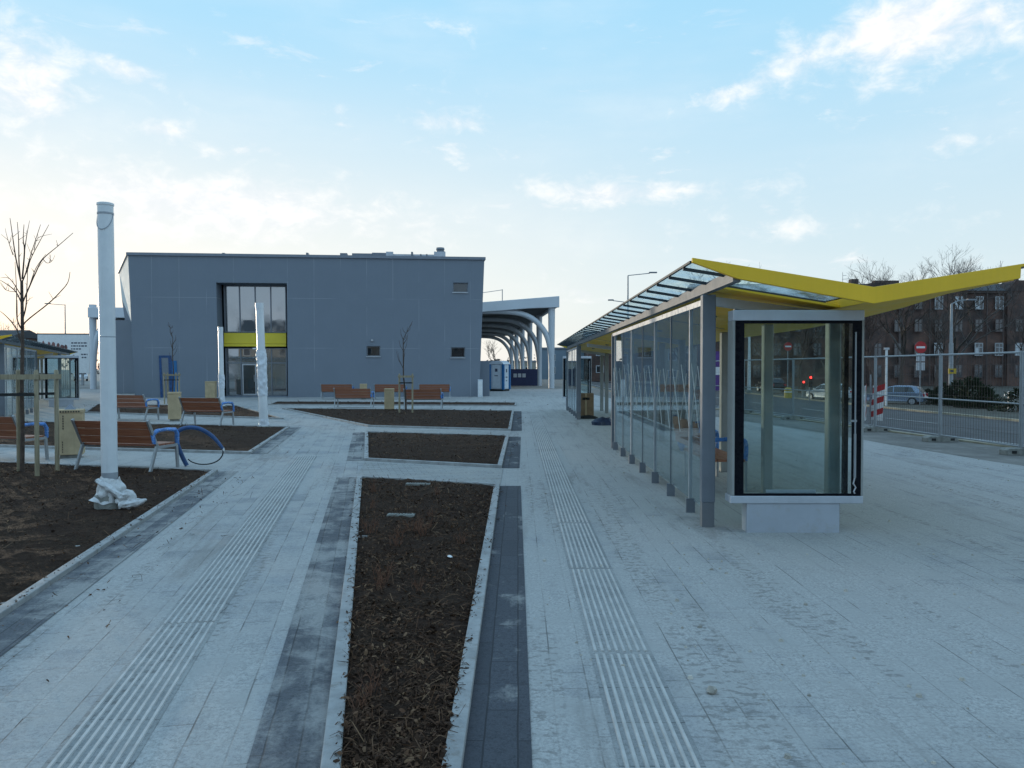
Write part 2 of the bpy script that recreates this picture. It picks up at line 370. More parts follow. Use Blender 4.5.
# ------------------------------------------------------------------ terrain, plaza and road
def XK(Y):                                  # X of the near road kerb
    if Y < 35: return 9.5 - .146 * (Y - 21.4)
    return 7.515 - .05 * min(Y - 35, 15)
def ZT(t): return -.058 * max(0, min(t - .3, 17.9))
YS = [-400, -60, -12, -2, 2, 5, 8, 11, 14, 17, 20, 23, 26, 29, 32, 35, 38, 42, 46, 50, 56, 64, 75, 90, 110, 140, 200, 400, 1600]
def strip(ts, dz, ys=YS, x0=None):
    b = MB(); nx = len(ts)
    vs = [(XK(y) + t, y, ZT(t) + dz) for y in ys for t in ts]
    fs = [(j*nx+i, j*nx+i+1, (j+1)*nx+i+1, (j+1)*nx+i) for j in range(len(ys)-1) for i in range(nx-1)]
    return b.add(vs, fs)
structure('ground', strip([-1600,-300,-80,-20,-5,-1,0,.3,4,8,12,18.2,30,80,300,1600], 0), M['ground'])
ysr = [y for y in YS if -60 <= y <= 400]
structure('road', strip([.17,.3,4,8,12,18.15], .006, ysr), M['asphalt'])
def strip_box(name, t0, t1, z0, z1, m, ys=ysr):
    b = MB(); n = len(ys)
    vs = []
    for y in ys:
        zz = ZT((t0+t1)/2)
        vs += [(XK(y)+t0, y, zz+z0), (XK(y)+t1, y, zz+z0), (XK(y)+t1, y, zz+z1), (XK(y)+t0, y, zz+z1)]
    fs = [(j*4+i, j*4+(i+1)%4, j*4+4+(i+1)%4, j*4+4+i) for j in range(n-1) for i in range(4)]
    b.add(vs, fs + [(3,2,1,0), tuple(4*(n-1)+i for i in range(4))]); return structure(name, b, m)
strip_box('kerb', 0, .16, -.1, .045, M['stone'])
strip_box('kerb', 18.15, 18.45, -.1, .12, M['stone'])
structure('verge', strip([18.45, 24, 60, 110], .10, ysr), M['verge'])
b = MB()
for k in range(-2, 16):                      # dashed centre line
    y0 = 13.8 + k*8.0; y1 = y0 + 3.2
    for t0 in (7.6,):
        b.quad(*[(XK(y)+t, y, ZT(t)+.011) for t, y in ((t0,y0),(t0+.17,y0),(t0+.17,y1),(t0,y1))])
structure('road_marking', b, M['line'])
b = MB()
for y0, y1 in zip(ysr, ysr[1:]):
    if 2 <= y0 < 100: b.quad(*[(XK(y)+t, y, ZT(t)+.011) for t, y in ((1.1,y0),(1.22,y0),(1.22,y1),(1.1,y1))])
structure('road_marking', b, M['line'])
ysp = [y for y in YS if -12 <= y <= 64]
b = MB(); vs = []
for y in ysp: vs += [(-60, y, .004), (0, y, .004), (XK(y)-1.9, y, .004)]
b.add(vs, [(j*3+i, j*3+i+1, j*3+4+i, j*3+3+i) for j in range(len(ysp)-1) for i in range(2)])
structure('pavement', b, M['pave'])

b = MB(); vs = []
for y in ysp: vs += [(XK(y)-1.9+.25*math.sin(y*1.7), y, .007), (XK(y)-.005, y, .007)]
b.add(vs, [(j*2, j*2+1, j*2+3, j*2+2) for j in range(len(ysp)-1)])
structure('dirt_strip', b, M['dirt'])
D = Vector((-.191, 1, 0))                    # direction of the diagonal path
def flat(poly, z): return MB().add([(p[0], p[1], z) for p in poly], [tuple(range(len(poly)))])
pa, pb = G(321, 768), G(357, 478)
# beds: outer corners, anticlockwise from the near right one
nr = G(463, 768) + Vector((.004,-1.7,0)); nl = pa - D*1.7
bed1 = [nr, G(500,487), G(357,478.5), nl]
bed2 = [G(502,468.5), G(509,437), G(365,433), G(364,461)]
bed3 = [G(511,431), G(514,411.5), G(282,409), G(368,427)]
bed4 = [G(516,406.3), G(517,403.2), G(276,402.2), G(268,405.2)]
la = G(218,472.5)
bedA = [la - D*9.2, la, la + Vector((-8.5,2.15,0)), la + Vector((-8.5,2.15,0)) - D*9.2]
lb = G(251,454.5)
bedB = [lb, G(290,428), G(290,428)+Vector((-9.5,2.3,0)), lb + Vector((-10.5,2.4,0))]
bedC = [G(284,419.5), G(238,406.5), G(96,405), G(84,413)]
def inset(poly, w):
    n = len(poly); out = []
    c = sum((Vector(p) for p in poly), Vector())/n
    L = []
    for i in range(n):
        a = Vector(poly[i]).xy; q = Vector(poly[(i+1)%n]).xy; d = (q-a).normalized(); nn = Vector((-d.y, d.x))
        if (c.xy - a).dot(nn) < 0: nn = -nn
        L.append((a + nn*w, d))
    for i in range(n):
        p1, d1 = L[i-1]; p2, d2 = L[i]
        den = d1.x*d2.y - d1.y*d2.x; k = ((p2-p1).x*d2.y - (p2-p1).y*d2.x)/den
        q = p1 + d1*k; out.append(Vector((q.x, q.y, 0)))
    return out
def make_kerb(poly, w=.08, zt=.055):
    inn = inset(poly, w); n = len(poly); b = MB(); vs = []
    for p, q in zip(poly, inn): vs += [(p[0],p[1],-.1),(p[0],p[1],zt),(q[0],q[1],zt),(q[0],q[1],-.1)]
    fs = []
    for i in range(n):
        j = (i+1) % n
        for k in range(3): fs.append((i*4+k, i*4+k+1, j*4+k+1, j*4+k))
    o = structure('kerb', b.add(vs, fs), M['kerb'], bevel=.006)
    return inn
chips_total = 0
def make_bed(poly, res, chips, label, near=0.0, amp=.022):
    inn = make_kerb(poly)
    a, bq, c, d = inn                        # near right, far right, far left, near left
    def P(s, t): return (d*(1-s) + a*s)*(1-t) + (c*(1-s) + bq*s)*t
    nx, ny = res; b = MB(); vs = []
    def Z(p, s, t):
        e = min(1, 8*min(s, 1-s, 1.0), )
        return .020 + .018*e + amp*noise.noise(p*2.3) + amp*.7*noise.noise(p*9.1+Vector((3,1,7))) + amp*.35*noise.noise(p*31)
    for j in range(ny+1):
        for i in range(nx+1):
            s, t = i/nx, (j/ny)**1.5; p = P(s, t); vs.append((p.x, p.y, Z(p, s, t)))
    b.add(vs, [(j*(nx+1)+i, j*(nx+1)+i+1, (j+1)*(nx+1)+i+1, (j+1)*(nx+1)+i) for j in range(ny) for i in range(nx)])
    o = structure('soil', b, M['soil']); 
    for f in o.data.polygons: f.use_smooth = True
    if not chips: return
    m = MB(); rnd = random.Random(len(poly[0]) + chips)
    for _ in range(chips):
        s = rnd.uniform(-.01,1.01) if rnd.random() > .03 else rnd.choice((rnd.gauss(-.05,.03), rnd.gauss(1.05,.03))); t = rnd.random(); t = t**1.5 if near else t
        t = .01 + t*.98
        p = P(s, t); z = Z(p, s, t) if .0 < s < 1 else (.05 if min(abs(s), abs(s-1)) < .06 else .012)
        dist = max(2.0, p.y)
        if noise.noise(p*1.9) + .6*noise.noise(p*6) < -.28 and rnd.random() < .75: continue
        L = rnd.choice((.006,.007,.009,.011,.014,.018,.024,.034))*rnd.uniform(.7,1.3)*(1 + max(0, dist-9)*.035); W = L*rnd.uniform(.10,.5)
        if rnd.random() < .10: L = rnd.uniform(.05,.14)*(1 + max(0, dist-9)*.03); W = .0035*(1 + max(0, dist-6)*.12)
        an = rnd.uniform(0, 6.28); ti = rnd.gauss(0,.35); rl = rnd.gauss(0,.5); bend = rnd.uniform(-.35,.6)*L*.5
        rot = Matrix.Rotation(an,3,'Z') @ Matrix.Rotation(ti,3,'Y') @ Matrix.Rotation(rl,3,'X')
        pts = [(-L/2,-W/2,0),(-L/2,W/2,0),(0,-W*.6,bend),(0,W*.6,bend),(L/2,-W*.3,0),(L/2,W*.3,0)]
        o3 = Vector((p.x, p.y, z + .006 + abs(ti)*L*.4))
        m.add([o3 + rot @ Vector(q) for q in pts], [(0,2,3,1),(2,4,5,3)])
    tag(m.build('bark_mulch', M['chip']), label, 'mulch', kind='stuff')
make_bed(bed1, (70, 300), 34000, 'brown bark chips and dead leaves covering the narrow bed in the foreground', 1)
make_bed(bedA, (140, 190), 32000, 'brown bark chips on the large bed around the tall white pole', 0)
make_bed(bed2, (60, 60), 3600, 'brown bark chips on the small bed beyond the first cross path', 0)
make_bed(bedB, (70, 40), 4200, 'brown bark chips on the left bed behind the near bench', 0)
make_bed(bed3, (90, 40), 3600, 'brown bark chips on the wide bed in front of the grey building benches', 0)
make_bed(bedC, (70, 30), 1500, 'brown bark chips on the far left bed before the entrance', 0)
make_bed(bed4, (80, 8), 700, 'brown bark chips on the thin far bed close to the building', 0)
# low dry twiggy plants in the near bed
def dry_plant(seed):
    rnd = random.Random(seed); t = thing('dry_shrub', 'low dry reddish-brown twiggy plant in the near mulch bed', 'plant', (0,0,0), 0, 'low dry plants in the near bed'); b = MB()
    for _ in range(14):
        a = rnd.uniform(0,6.28); l = rnd.uniform(.07,.22); sp = rnd.uniform(.15,.75); q = Vector((rnd.gauss(0,.03), rnd.gauss(0,.03), 0)); d = Vector((math.cos(a)*sp, math.sin(a)*sp, 1)).normalized()
        m_ = q + d*l*.55; e = m_ + (d + Vector((rnd.gauss(0,.35), rnd.gauss(0,.35), .1))).normalized()*l*.5
        b.tube([q, m_, e], [.0026,.002,.001], 4, cap=False)
        for _k in range(2):
            w_ = m_ + (d + Vector((rnd.gauss(0,.7), rnd.gauss(0,.7), .2))).normalized()*l*.4; b.tube([m_, w_], [.0015,.0008], 3, cap=False)
    b.build('twigs', M['dry'], t); return t
protos = [dry_plant(q) for q in (3, 5, 8)]
rnd = random.Random(12)
for i in range(17):
    u, v = rnd.uniform(368, 488), rnd.choice((rnd.uniform(486, 560), rnd.uniform(486, 720)))
    lo, hi = 366 - (v-480)*.085 + 6, 494 - (v-490)*.187 - 6
    p = G(lo + (hi-lo)*rnd.random(), v); p.z = .035
    o = protos[i] if i < 3 else dup(protos[i % 3])
    o.location = p; o.rotation_euler.z = rnd.uniform(0, 6.28); o.scale = [rnd.uniform(.5,.95)]*3
# diagonal path sheet, cross paths, dark strips
fa = G(300,424); 
structure('path', flat([pa - D*3, pb, G(365,461), G(365,433), G(330,420), G(250,403), G(238,406.5), G(284,419.5), G(290,428), lb, la, la - D*12.5], .009), M['path'])
structure('path', flat([G(500,485.5), G(503,469.5), G(365,462.5), G(357,477)], .013), M['cross'])
structure('path', flat([G(509,435.7), G(511,432.2), G(368,428.2), G(366,432)], .013), M['cross'])
sr = Vector((.29,0,0))
structure('paving_strip', flat([nr+Vector((0,-1,0)), nr+sr+Vector((0,-1,0)), G(500,487)+sr+Vector((0,.05,0)), G(500,487)+Vector((0,.05,0))], .010), M['dark'])
structure('paving_strip', flat([G(502,468.5), G(502,468.5)+sr, G(509,437)+sr, G(509,437)], .010), M['dark'])
structure('paving_strip', flat([G(511,431), G(511,431)+sr, G(514,411.5)+sr, G(514,411.5)], .010), M['dark'])
sl = Vector((-.30,-.057,0)); 
structure('paving_strip', flat([pa-D*3, pb, pb+sl, pa-D*3+sl], .015), M['darkl'])
structure('paving_strip', flat([G(364,461), G(365,433), G(365,433)+sl, G(364,461)+sl], .015), M['darkl'])
structure('paving_strip', flat([la-D*12, la-D*12-sl, la-sl, la], .015), M['darkl'])
structure('paving_strip', flat([lb, lb-sl, G(290,428)-sl, G(290,428)], .015), M['darkl'])
# tactile guidance strips
def tactile(p0, d, L, w, n, seg, gap, z):
    d = Vector(d).normalized(); x = Vector((d.y, -d.x, 0)); b = MB(); s = 0; rnd = random.Random(3)
    while s < L:
        for i in range(n):
            c = p0 + x*(w*(i+.5)/n)
            a = c + d*(s + rnd.uniform(0,.02)); q = c + d*min(L, s+seg-gap + rnd.uniform(0,.02))
            hw = .011; top = .009
            A = [a - x*hw, a + x*hw, q + x*hw, q - x*hw]; h2 = .0065
            T = [a - x*h2, a + x*h2, q + x*h2, q - x*h2]
            b.add([(p.x,p.y,z) for p in A] + [(p.x,p.y,z+top) for p in T], [(4,5,6,7),(0,1,5,4),(1,2,6,5),(2,3,7,6),(3,0,4,7)])
        s += seg
    q0, q1 = p0, p0 + d*L; g = .012
    structure('tactile_paving', flat([q0-x*g, q0+x*(w+g), q1+x*(w+g), q1-x*g], z+.002), M['rib_base'])
    return structure('tactile_paving', b, M['rib'])
tactile(G(622,768)+Vector((-.0,-.6,0)), (0,1,0), 27, .335, 8, 1.9, .05, .0045)
tactile(G(46,768)-D*.5, D, 12.1, .34, 8, 2.3, .02, .0095)
b = MB()
for k in range(3):
    for i in range(8):
        for j in range(3):
            p = G(298+k*5, 466-k*4.4) + Vector((.045*i, .075*j, 0)); b.lathe([(.016,.0095),(.010,.0145)], p.x, p.y, 8)
structure('tactile_paving', b, M['rib'])
# loose grit on the sandy pavement
b = MB(); rnd = random.Random(5)
for _ in range(520):
    y = rnd.uniform(2.2, 15)**1.0; x = rnd.uniform(.1, .95*y + .3); 
    if -.3 < x < .1: continue
    r = rnd.choice((.004,.006,.008,.012,.018 if rnd.random() < .3 else .006)); n = 6
    vs = [(x + r*rnd.uniform(.7,1.2)*math.cos(2*math.pi*k/n), y + r*rnd.uniform(.7,1.2)*math.sin(2*math.pi*k/n), .004) for k in range(n)]
    vs += [(x + r*.6*math.cos(2*math.pi*k/n+.3), y + r*.6*math.sin(2*math.pi*k/n+.3), .004 + r*rnd.uniform(.6,1)) for k in range(n)]
    b.add(vs, [(k,(k+1)%n,n+(k+1)%n,n+k) for k in range(n)] + [tuple(range(n,2*n))])
tag(b.build('gravel', M['pebble']), 'scattered grit and small stones on the sandy paving', 'gravel', kind='stuff')
b = MB()
for (u, v, r) in ((712,694,.028),(610,424,.02),(430,578,.012)):
    p = G(u, v); b2 = MB(); b2.lathe([(r*.7,0),(r,r*.4),(r*.9,r*.9),(r*.4,r*1.25)], 0, 0, 9)
    b2.map(lambda q: q*(1+.35*noise.noise(q*60)) + Vector((p.x,p.y,.005)))
    if u == 712: tag(b2.build('stone', M['pebble'], smooth=True), 'pale yellow lump of stone lying on the paving right of the ribbed strip', 'stone')

# ------------------------------------------------------------------ bus shelters
def make_shelter(sx, label, loc, rz):
    t = thing('bus_shelter', label, 'bus shelter', loc, rz, 'bus shelters with yellow folded roofs')
    def bld(mb, name, m, parent=t, **k):
        if sx < 0: mb.map(lambda p: Vector((-p.x, p.y, p.z)))
        return mb.build(name, m, parent, **k)
    Y0, Y1 = -1.1, 22.9
    for (a, e) in ((0, 8.05), (17.3, 23.2)):
        bld(MB().box(-.07,.07,a-.05,a+.05,.26,2.42), 'post', M['steel'], bevel=.008)
        bld(MB().box(-.064,.064,a-.043,a+.043,0,.26), 'post_sleeve', M['gutter'])
        bld(MB().box(-.04,.04,e-.03,e+.03,0,2.36), 'post', M['steel'])
        bld(MB().box(-.025,.03,a+.05,e-.03,2.325,2.385), 'top_rail', M['frame_light'])
        ys = [a+.07]; y = a + .80
        while y < e - .3: ys.append(y); y += 1.15
        ys.append(e-.05)
        for i in range(len(ys)-1):
            p = bld(MB().box(-.005,.005,ys[i]+.006,ys[i+1]-.006,.17,2.32), 'glass_pane', M['g_wall'])
            if a == 0:
                w = ys[i+1]-ys[i]; mb = MB()
                for q in range(2):
                    c = ys[i] + w*(.28+.44*q); dz = random.uniform(-.10,.10); s2 = random.uniform(.20,.36)
                    mb.bar((-.0075,c-s2,.98+dz),(-.0075,c+s2*.7,1.70+dz*.5),.002,.007,(1,0,0))
                    mb.bar((-.0085,c+s2*.8,1.04-dz),(-.0085,c-s2*.5,1.60-dz*.4),.002,.007,(1,0,0))
                bld(mb, 'etched_reed_pattern', M['etch'], p)
            if i:
                if i % 2: bld(MB().box(-.02,.02,ys[i]-.012,ys[i]+.012,.165,2.325), 'mullion', M['frame_light'])
                else: bld(MB().box(-.010,.010,ys[i]-.0055,ys[i]+.0055,.165,2.325), 'seal', M['steel'])
                bld(MB().box(-.05,.05,ys[i]-.02,ys[i]+.02,0,.165), 'foot', M['steel'])
    for y in (.05, 2.2, 4.35, 7.6, 9.75, 14.8, 16.9, 20.9, 22.6):
        bld(MB().box(1.255,1.385,y-.065,y+.065,0,2.24), 'column', M['column'], bevel=.02)
    for y in (.0, 7.6, 14.8, 20.9):
        bld(MB().prism([(.05,2.40),(1.30,2.235),(1.30,2.14),(.05,2.31)], 1, y-.045, y+.045), 'cross_beam', M['alu'])
    # glass left wing on dark purlins
    zt = lambda x: 2.584 - .162*x
    bld(MB().prism([(-.40,zt(-.40)-.028),(-.03,zt(-.03)-.028),(-.03,zt(-.03)-.04),(-.40,zt(-.40)-.04)], 1, Y0+.05, Y1), 'roof_glass', M['g_roof'])
    bld(MB().prism([(.03,zt(.03)-.028),(1.2,zt(1.2)-.028),(1.2,zt(1.2)-.04),(.03,zt(.03)-.04)], 1, Y0+.05, Y1), 'roof_glass', M['g_roof'])
    y = Y0 + .36; k = 0
    while y < Y1:
        bld(MB().prism([(-.42,zt(-.42)-.04),(1.2,zt(1.2)-.04),(1.2,zt(1.2)-.068),(-.42,zt(-.42)-.07)], 1, y-.013, y+.013), 'purlin', M['purlin'])
        y += .70
    bld(MB().box(-.035,.035,Y0+.04,Y1,2.44,2.545), 'gutter_beam', M['gutter'])
    bld(MB().prism([(-.425,zt(-.41)-.02),(-.40,zt(-.41)-.02),(-.40,zt(-.41)-.04),(-.425,zt(-.41)-.04)], 1, Y0+.05, Y1), 'edge_strip', M['purlin'])
    # yellow soffits
    sf = bld(MB().prism([(.07,2.470),(1.22,2.285),(1.22,2.265),(.07,2.45)], 1, -.35, Y1-.1), 'soffit', M['yellow_dull'])
    for (x, y) in ((.62,1.1),(.62,2.3),(.62,6.2),(.62,10.4),(.62,14.6),(.62,18.8)):
        z = 2.45 - .161*(x-.07)
        bld(MB().lathe([(.052,z+.01),(.055,z-.022),(.04,z-.026)], x, y, 16), 'downlight', M['steel'], sf)
    for y in (3.9, 8.3, 12.6, 17.0): bld(MB().prism([(.08,2.451),(1.2,2.272),(1.2,2.263),(.08,2.442)], 1, y-.012, y+.012), 'soffit_joint', M['gutter'], sf)
    secs = [(-1.0,2.455),(.1,2.44),(1.0,2.37),(2.0,2.325),(4.0,2.28),(Y1,2.25)]
    vs = []; b = MB()
    for (y, z) in secs: vs += [(1.222,y,2.262),(2.53,y,z),(2.53,y,z+.12),(1.222,y,2.36)]
    n = len(secs)
    b.add(vs, [(j*4+i, j*4+(i+1)%4, j*4+4+(i+1)%4, j*4+4+i) for j in range(n-1) for i in range(4)] + [(3,2,1,0), tuple(4*n-4+i for i in range(4))])
    bld(b, 'soffit', M['yellow_dull'])
    bld(MB().prism([(1.222,2.362),(3.0,2.655),(3.0,2.64),(2.54,2.556),(1.222,2.345)], 1, Y0+.06, Y1), 'roof_sheet', M['gutter'])
    fp = [(-.41,2.652),(1.22,2.388),(2.53,2.592),(3.02,2.668),(3.02,2.650),(2.535,2.566),(2.53,2.463),(1.22,2.238),(0.0,2.462),(-.41,2.61)]
    bld(MB().prism(fp, 1, Y0, Y0+.045), 'fascia', M['yellow'], bevel=.004)
    bld(MB().prism(fp, 1, Y1+.005, Y1+.05), 'fascia', M['yellow'])
    return t
SH = Vector((1.98, 8.15, 0))
make_shelter(1, 'long glass bus shelter with yellow V-shaped roof beside the ribbed paving on the right', SH, 0)
l0, l1 = G(36, 411), G(74, 396.5)
dv = (l1 - l0).normalized(); ang = math.atan2(dv.y, dv.x) - math.pi/2
make_shelter(-1, 'far glass bus shelter with yellow roof edge at the left, before the white billboard', l0 - dv*7.9, ang)

# ------------------------------------------------------------------ advertising panels
def make_panel(label, loc, rz):
    t = thing('advertising_stand', label, 'advertising stand', loc, rz, 'empty advertising panels of the shelters')
    h = .655
    MB().box(-.505,.425,-.09,.09,0,.30).build('pedestal', M['panel_grey'], t, bevel=.004)
    MB().box(-h-.02,h,-.105,.105,.30,.375).build('bottom_bar', M['alu'], t, bevel=.006)
    MB().box(-h,h,-.10,.10,2.135,2.24).build('header', M['alu'], t, bevel=.006)
    for s in (-1, 1):
        MB().box(min(s*h,s*(h-.022)),max(s*h,s*(h-.022)),-.10,.10,.375,2.135).build('side_rail', M['column'], t, bevel=.004)
    g = MB()
    f = MB()
    for y in (-.088,):
        f.box(-h+.022,-h+.115,y-.004,y+.004,.375,2.135); f.box(h-.115,h-.022,y-.004,y+.004,.375,2.135)
        f.box(-h+.115,h-.115,y-.004,y+.004,2.105,2.135); f.box(-h+.115,h-.115,y-.004,y+.004,.375,.40)
    f.build('black_border', M['black'], t)
    MB().box(-h+.115,h-.115,-.091,-.085,.40,2.105).build('glass_pane', M['g_panel'], t)
    MB().box(-h+.10,h-.10,.080,.086,.376,2.134).build('glass_pane', M['g_panel'], t)
    MB().box(h-.165,h-.12,-.02,.03,.376,2.134).build('inner_rail', M['black'], t)
    s = MB().tube([(h-.085,-.10,1.0),(h-.085,-.10,2.02)], .009, 8); s.tube([(h-.085,-.10,.56),(h-.085,-.10,1.0)], .013, 8)
    s.box(h-.125,h-.07,-.108,-.093,1.12,1.14)
    st = s.build('gas_strut', M['zinc'], t)
    MB().tube([(h-.085,-.10,.56),(h-.10,-.10,.50),(h-.075,-.10,.46),(h-.095,-.10,.42),(h-.085,-.10,.40)], .008, 6).build('strut_hinge', M['frame_light'], st)
    w = MB().box(-.42,-.30,-.05,-.03,.376,.392); w.box(-.30,.20,-.05,-.04,.376,.43)
    w.build('poster_clamp', M['alu'], t)
    return t
pc = G(797, 533)
make_panel('empty glass advertising panel with black border standing in the foreground', (at(797,533,pc.y).x, pc.y+.09, 0), 0)
make_panel('distant empty advertising panel with dark border under the shelter roof', (2.72, 36, 0), 0)
q = l0 + dv*4.2
make_panel('far advertising panel with dark frame beside the left shelter', (q.x+.75, q.y-.2, 0), ang)

# ------------------------------------------------------------------ benches
def make_bench(label, loc, rz, wrapped=True, L=1.46):
    t = thing('bench', label, 'bench', loc, rz, 'wooden benches set along the planting beds')
    # backrest: leans towards -y at the top; the sitter faces +y
    b = MB()
    for k in range(3):
        z0 = .46 + .122*k; yo = lambda z: -.155 - (z-.44)*.42
        for (za, zb) in ((z0, z0+.115),):
            b.add([(-L/2,yo(za)-.014,za),(L/2,yo(za)-.014,za),(L/2,yo(zb)-.014,zb),(-L/2,yo(zb)-.014,zb),
                   (-L/2,yo(za)+.018,za),(L/2,yo(za)+.018,za),(L/2,yo(zb)+.018,zb),(-L/2,yo(zb)+.018,zb)],
                  [(0,3,2,1),(4,5,6,7),(0,1,5,4),(1,2,6,5),(2,3,7,6),(3,0,4,7)])
    b.build('backrest', M['wood'], t)
    b = MB()
    for k in range(4): b.box(-L/2,L/2,-.13+.118*k,-.02+.118*k,.415,.45)
    b.build('seat', M['wood'], t, bevel=.004)
    for s in (-1, 1):
        x = s*(L/2+.022)
        MB().bar((x,-.345,.845),(x,-.135,.425),.036,.05,(0,1,0)).build('back_upright', M['bench_metal'], t, bevel=.004)
        MB().bar((x,-.125,.45),(x,-.30,0),.036,.05,(0,1,0)).build('leg', M['bench_metal'], t, bevel=.004)
        MB().bar((x,.335,.43),(x,.37,0),.036,.05,(0,1,0)).build('leg', M['bench_metal'], t, bevel=.004)
        MB().bar((x,-.14,.40),(x,.355,.40),.034,.04).build('side_rail', M['bench_metal'], t)
    MB().box(-L/2,L/2,.16,.19,.375,.413).build('cross_rail', M['bench_metal'], t)
    if wrapped:
        x = L/2+.025
        pts = [(x,-.20,.47),(x,-.22,.60),(x,-.15,.665),(x,.10,.675),(x,.30,.66),(x,.355,.58),(x,.36,.40)]
        a = MB().tube(pts, [.030,.034,.036,.032,.036,.033,.03], 10)
        a.map(lambda p: p + Vector((noise.noise(p*9)*.018, noise.noise(p*9+Vector((5,0,0)))*.018, noise.noise(p*8)*.014)))
        a.build('wrapped_armrest', M['film'], t, smooth=True)
    return t
rzb = -R(13.5)
def bench_at(u, v, label, rz, L=1.46, wrapped=True):
    p = G(u, v); off = Matrix.Rotation(rz,3,'Z') @ Vector((0,.30,0)); return make_bench(label, p+off, rz, wrapped, L)
bench_at(112, 472.6, 'wooden bench behind the tall white pole, its armrest in blue film', rzb, 1.36)
bench_at(-17, 463.0, 'wooden bench cut off by the left edge of the picture', rzb, 1.36)
bench_at(124, 420.8, 'wooden bench partly hidden by the tall white pole, left of a tan bin', rzb, 1.46)
bench_at(200, 426.6, 'wooden bench right of the tan bin, between it and the wrapped pole', rzb, 1.24)
rzf = R(0)
bench_at(352.5, 408.0, 'bench before the grey wall, left of the narrow pale bin', rzf, 1.50)
bench_at(422.5, 409.6, 'bench right behind the staked young tree at the grey wall', rzf, 1.46)
rzg = R(5)
bench_at(336.5, 399.5, 'back row bench nearest to the building entrance', rzg, 1.62)
bench_at(390, 399.5, 'back row bench half hidden behind the narrow pale bin', rzg, 1.62)
bench_at(434.5, 399.5, 'back row bench furthest right along the grey wall', rzg, 1.62)
# loose foam sleeve hanging from the near bench's armrest
bp = G(112, 472.6) + Matrix.Rotation(rzb,3,'Z') @ Vector((0,.30,0))
Y = G(181,466).y - .1
pix = [(187,467.8),(182.5,457),(177.5,444),(177,434),(181,429.5),(190,427.5),(200,429),(210,434.5),(217,441),(223,449)]
dep = [0,-.02,-.05,-.06,-.05,0,.04,.06,.05,.03]
sl3 = thing('foam_sleeve', 'loose blue foam sleeve arching off the near bench armrest', 'sleeve')
def smooth_path(P, n=5):
    out = []
    for i in range(len(P)-1):
        p0, p1, p2, p3 = P[max(i-1,0)], P[i], P[i+1], P[min(i+2,len(P)-1)]
        for k in range(n):
            t = k/n; out.append(.5*((2*p1)+(p2-p0)*t+(2*p0-5*p1+4*p2-p3)*t*t+(3*p1-p0-3*p2+p3)*t**3))
    return out + [P[-1]]
pts = [at(u, v, Y+d) for (u,v), d in zip(pix, dep)]; pts[0].z = .02
sp = smooth_path(pts)
MB().tube(sp, [.036 if i < len(sp)*.75 else .036-.012*(i-len(sp)*.75)/(len(sp)*.25) for i in range(len(sp))], 10).build('sleeve', M['hose'], sl3, smooth=True)
pix2 = [(223,449),(222.5,455),(218,460.5),(210,463.8),(200,464.2),(192,462),(188,459)]
pts = [at(u, v, Y+.03-.02*i) for i,(u,v) in enumerate(pix2)]
MB().tube(smooth_path(pts), .011, 6).build('cord', M['rubber'], sl3, smooth=True)
MB().lathe([(.012,-.03),(.02,0),(.012,.03)],0,0,8).map(lambda p: p + at(223.5,449.5,Y+.03)).build('end_tie', M['white'], sl3)

# bench inside the right shelter: blue film on its arms
t = thing('shelter_bench', 'bench with arms in blue film inside the right bus shelter', 'bench', (2.78, 11.2, 0), 0)
for y in (-.75, .75):
    a = MB().tube(smooth_path([Vector(p) for p in ((-.28,y,.40),(-.20,y,.62),(-.12,y,.70),(.20,y,.70),(.27,y,.64),(.27,y,.42))]), .030, 8)
    a.map(lambda p: p + Vector((0, noise.noise(p*9)*.02, noise.noise(p*8)*.014))); a.build('wrapped_armrest', M['film'], t, smooth=True)
    for x in (-.22,.27): MB().bar((x,y,.42),(x,y,0),.04,.03).build('leg', M['bench_metal'], t)
    MB().bar((-.29,y,.45),(-.38,y,.95),.04,.05,(1,0,0)).build('back_upright', M['film'], t)
s = MB()
for k in range(4): s.box(-.24+.125*k,-.125+.125*k,-.8,.8,.41,.445)
s.build('seat', M['wood'], t)
s = MB()
for k in range(3): s.box(-.36+.0-.02*k,-.33-.02*k,-.8,.8,.55+.13*k,.67+.13*k)
s.build('backrest', M['wood'], t)

# ------------------------------------------------------------------ litter bins
def make_bin(label, loc, rz, w=.40, d=.40, h=.86, m='card', lid=True):
    t = thing('litter_bin', label, 'litter bin', loc, rz, 'covered litter bins beside the benches')
    MB().box(-w*.36,w*.36,-d*.36,d*.36,0,.07).build('plinth', M['concrete'], t)
    b = MB().box(-w/2,w/2,-d/2,d/2,.065,h*.93)
    b.build('body', M[m], t, bevel=.012)
    MB().box(-w/2-.008,w/2+.008,-d/2-.008,d/2+.008,h*.93,h).build('top', M[m], t, bevel=.01)
    if lid:
        f = MB()
        for k in range(9): f.box(-w/2+.03+(w-.06)*k/9,-w/2+.03+(w-.06)*(k+.55)/9,-d/2-.012,-d/2-.0085,h*.945,h*.975)
        for k in range(6): f.box(-w*.24,-w*.205,-d/2-.006,-d/2-.001,h*.60+k*.045,h*.60+k*.045+.03)
        for k in range(5): f.box(-w*.26,-w*.235,-d/2-.006,-d/2-.001,h*.12+k*.045,h*.12+k*.045+.03)
        f.build('slots', M['rubber'], t)
        MB().add([(-.09,-.09,h),(.09,-.09,h),(.09,.09,h),(-.09,.09,h),(0,0,h+.10)], [(0,1,4),(1,2,4),(2,3,4),(3,0,4),(3,2,1,0)]).build('pyramid_cap', M['frame'], t)
    return t
p = G(63, 459); make_bin('tan boxed litter bin with perforated rim, left of the tall white pole', p+Vector((.0,.25,0)), R(24), .44, .40, .90)
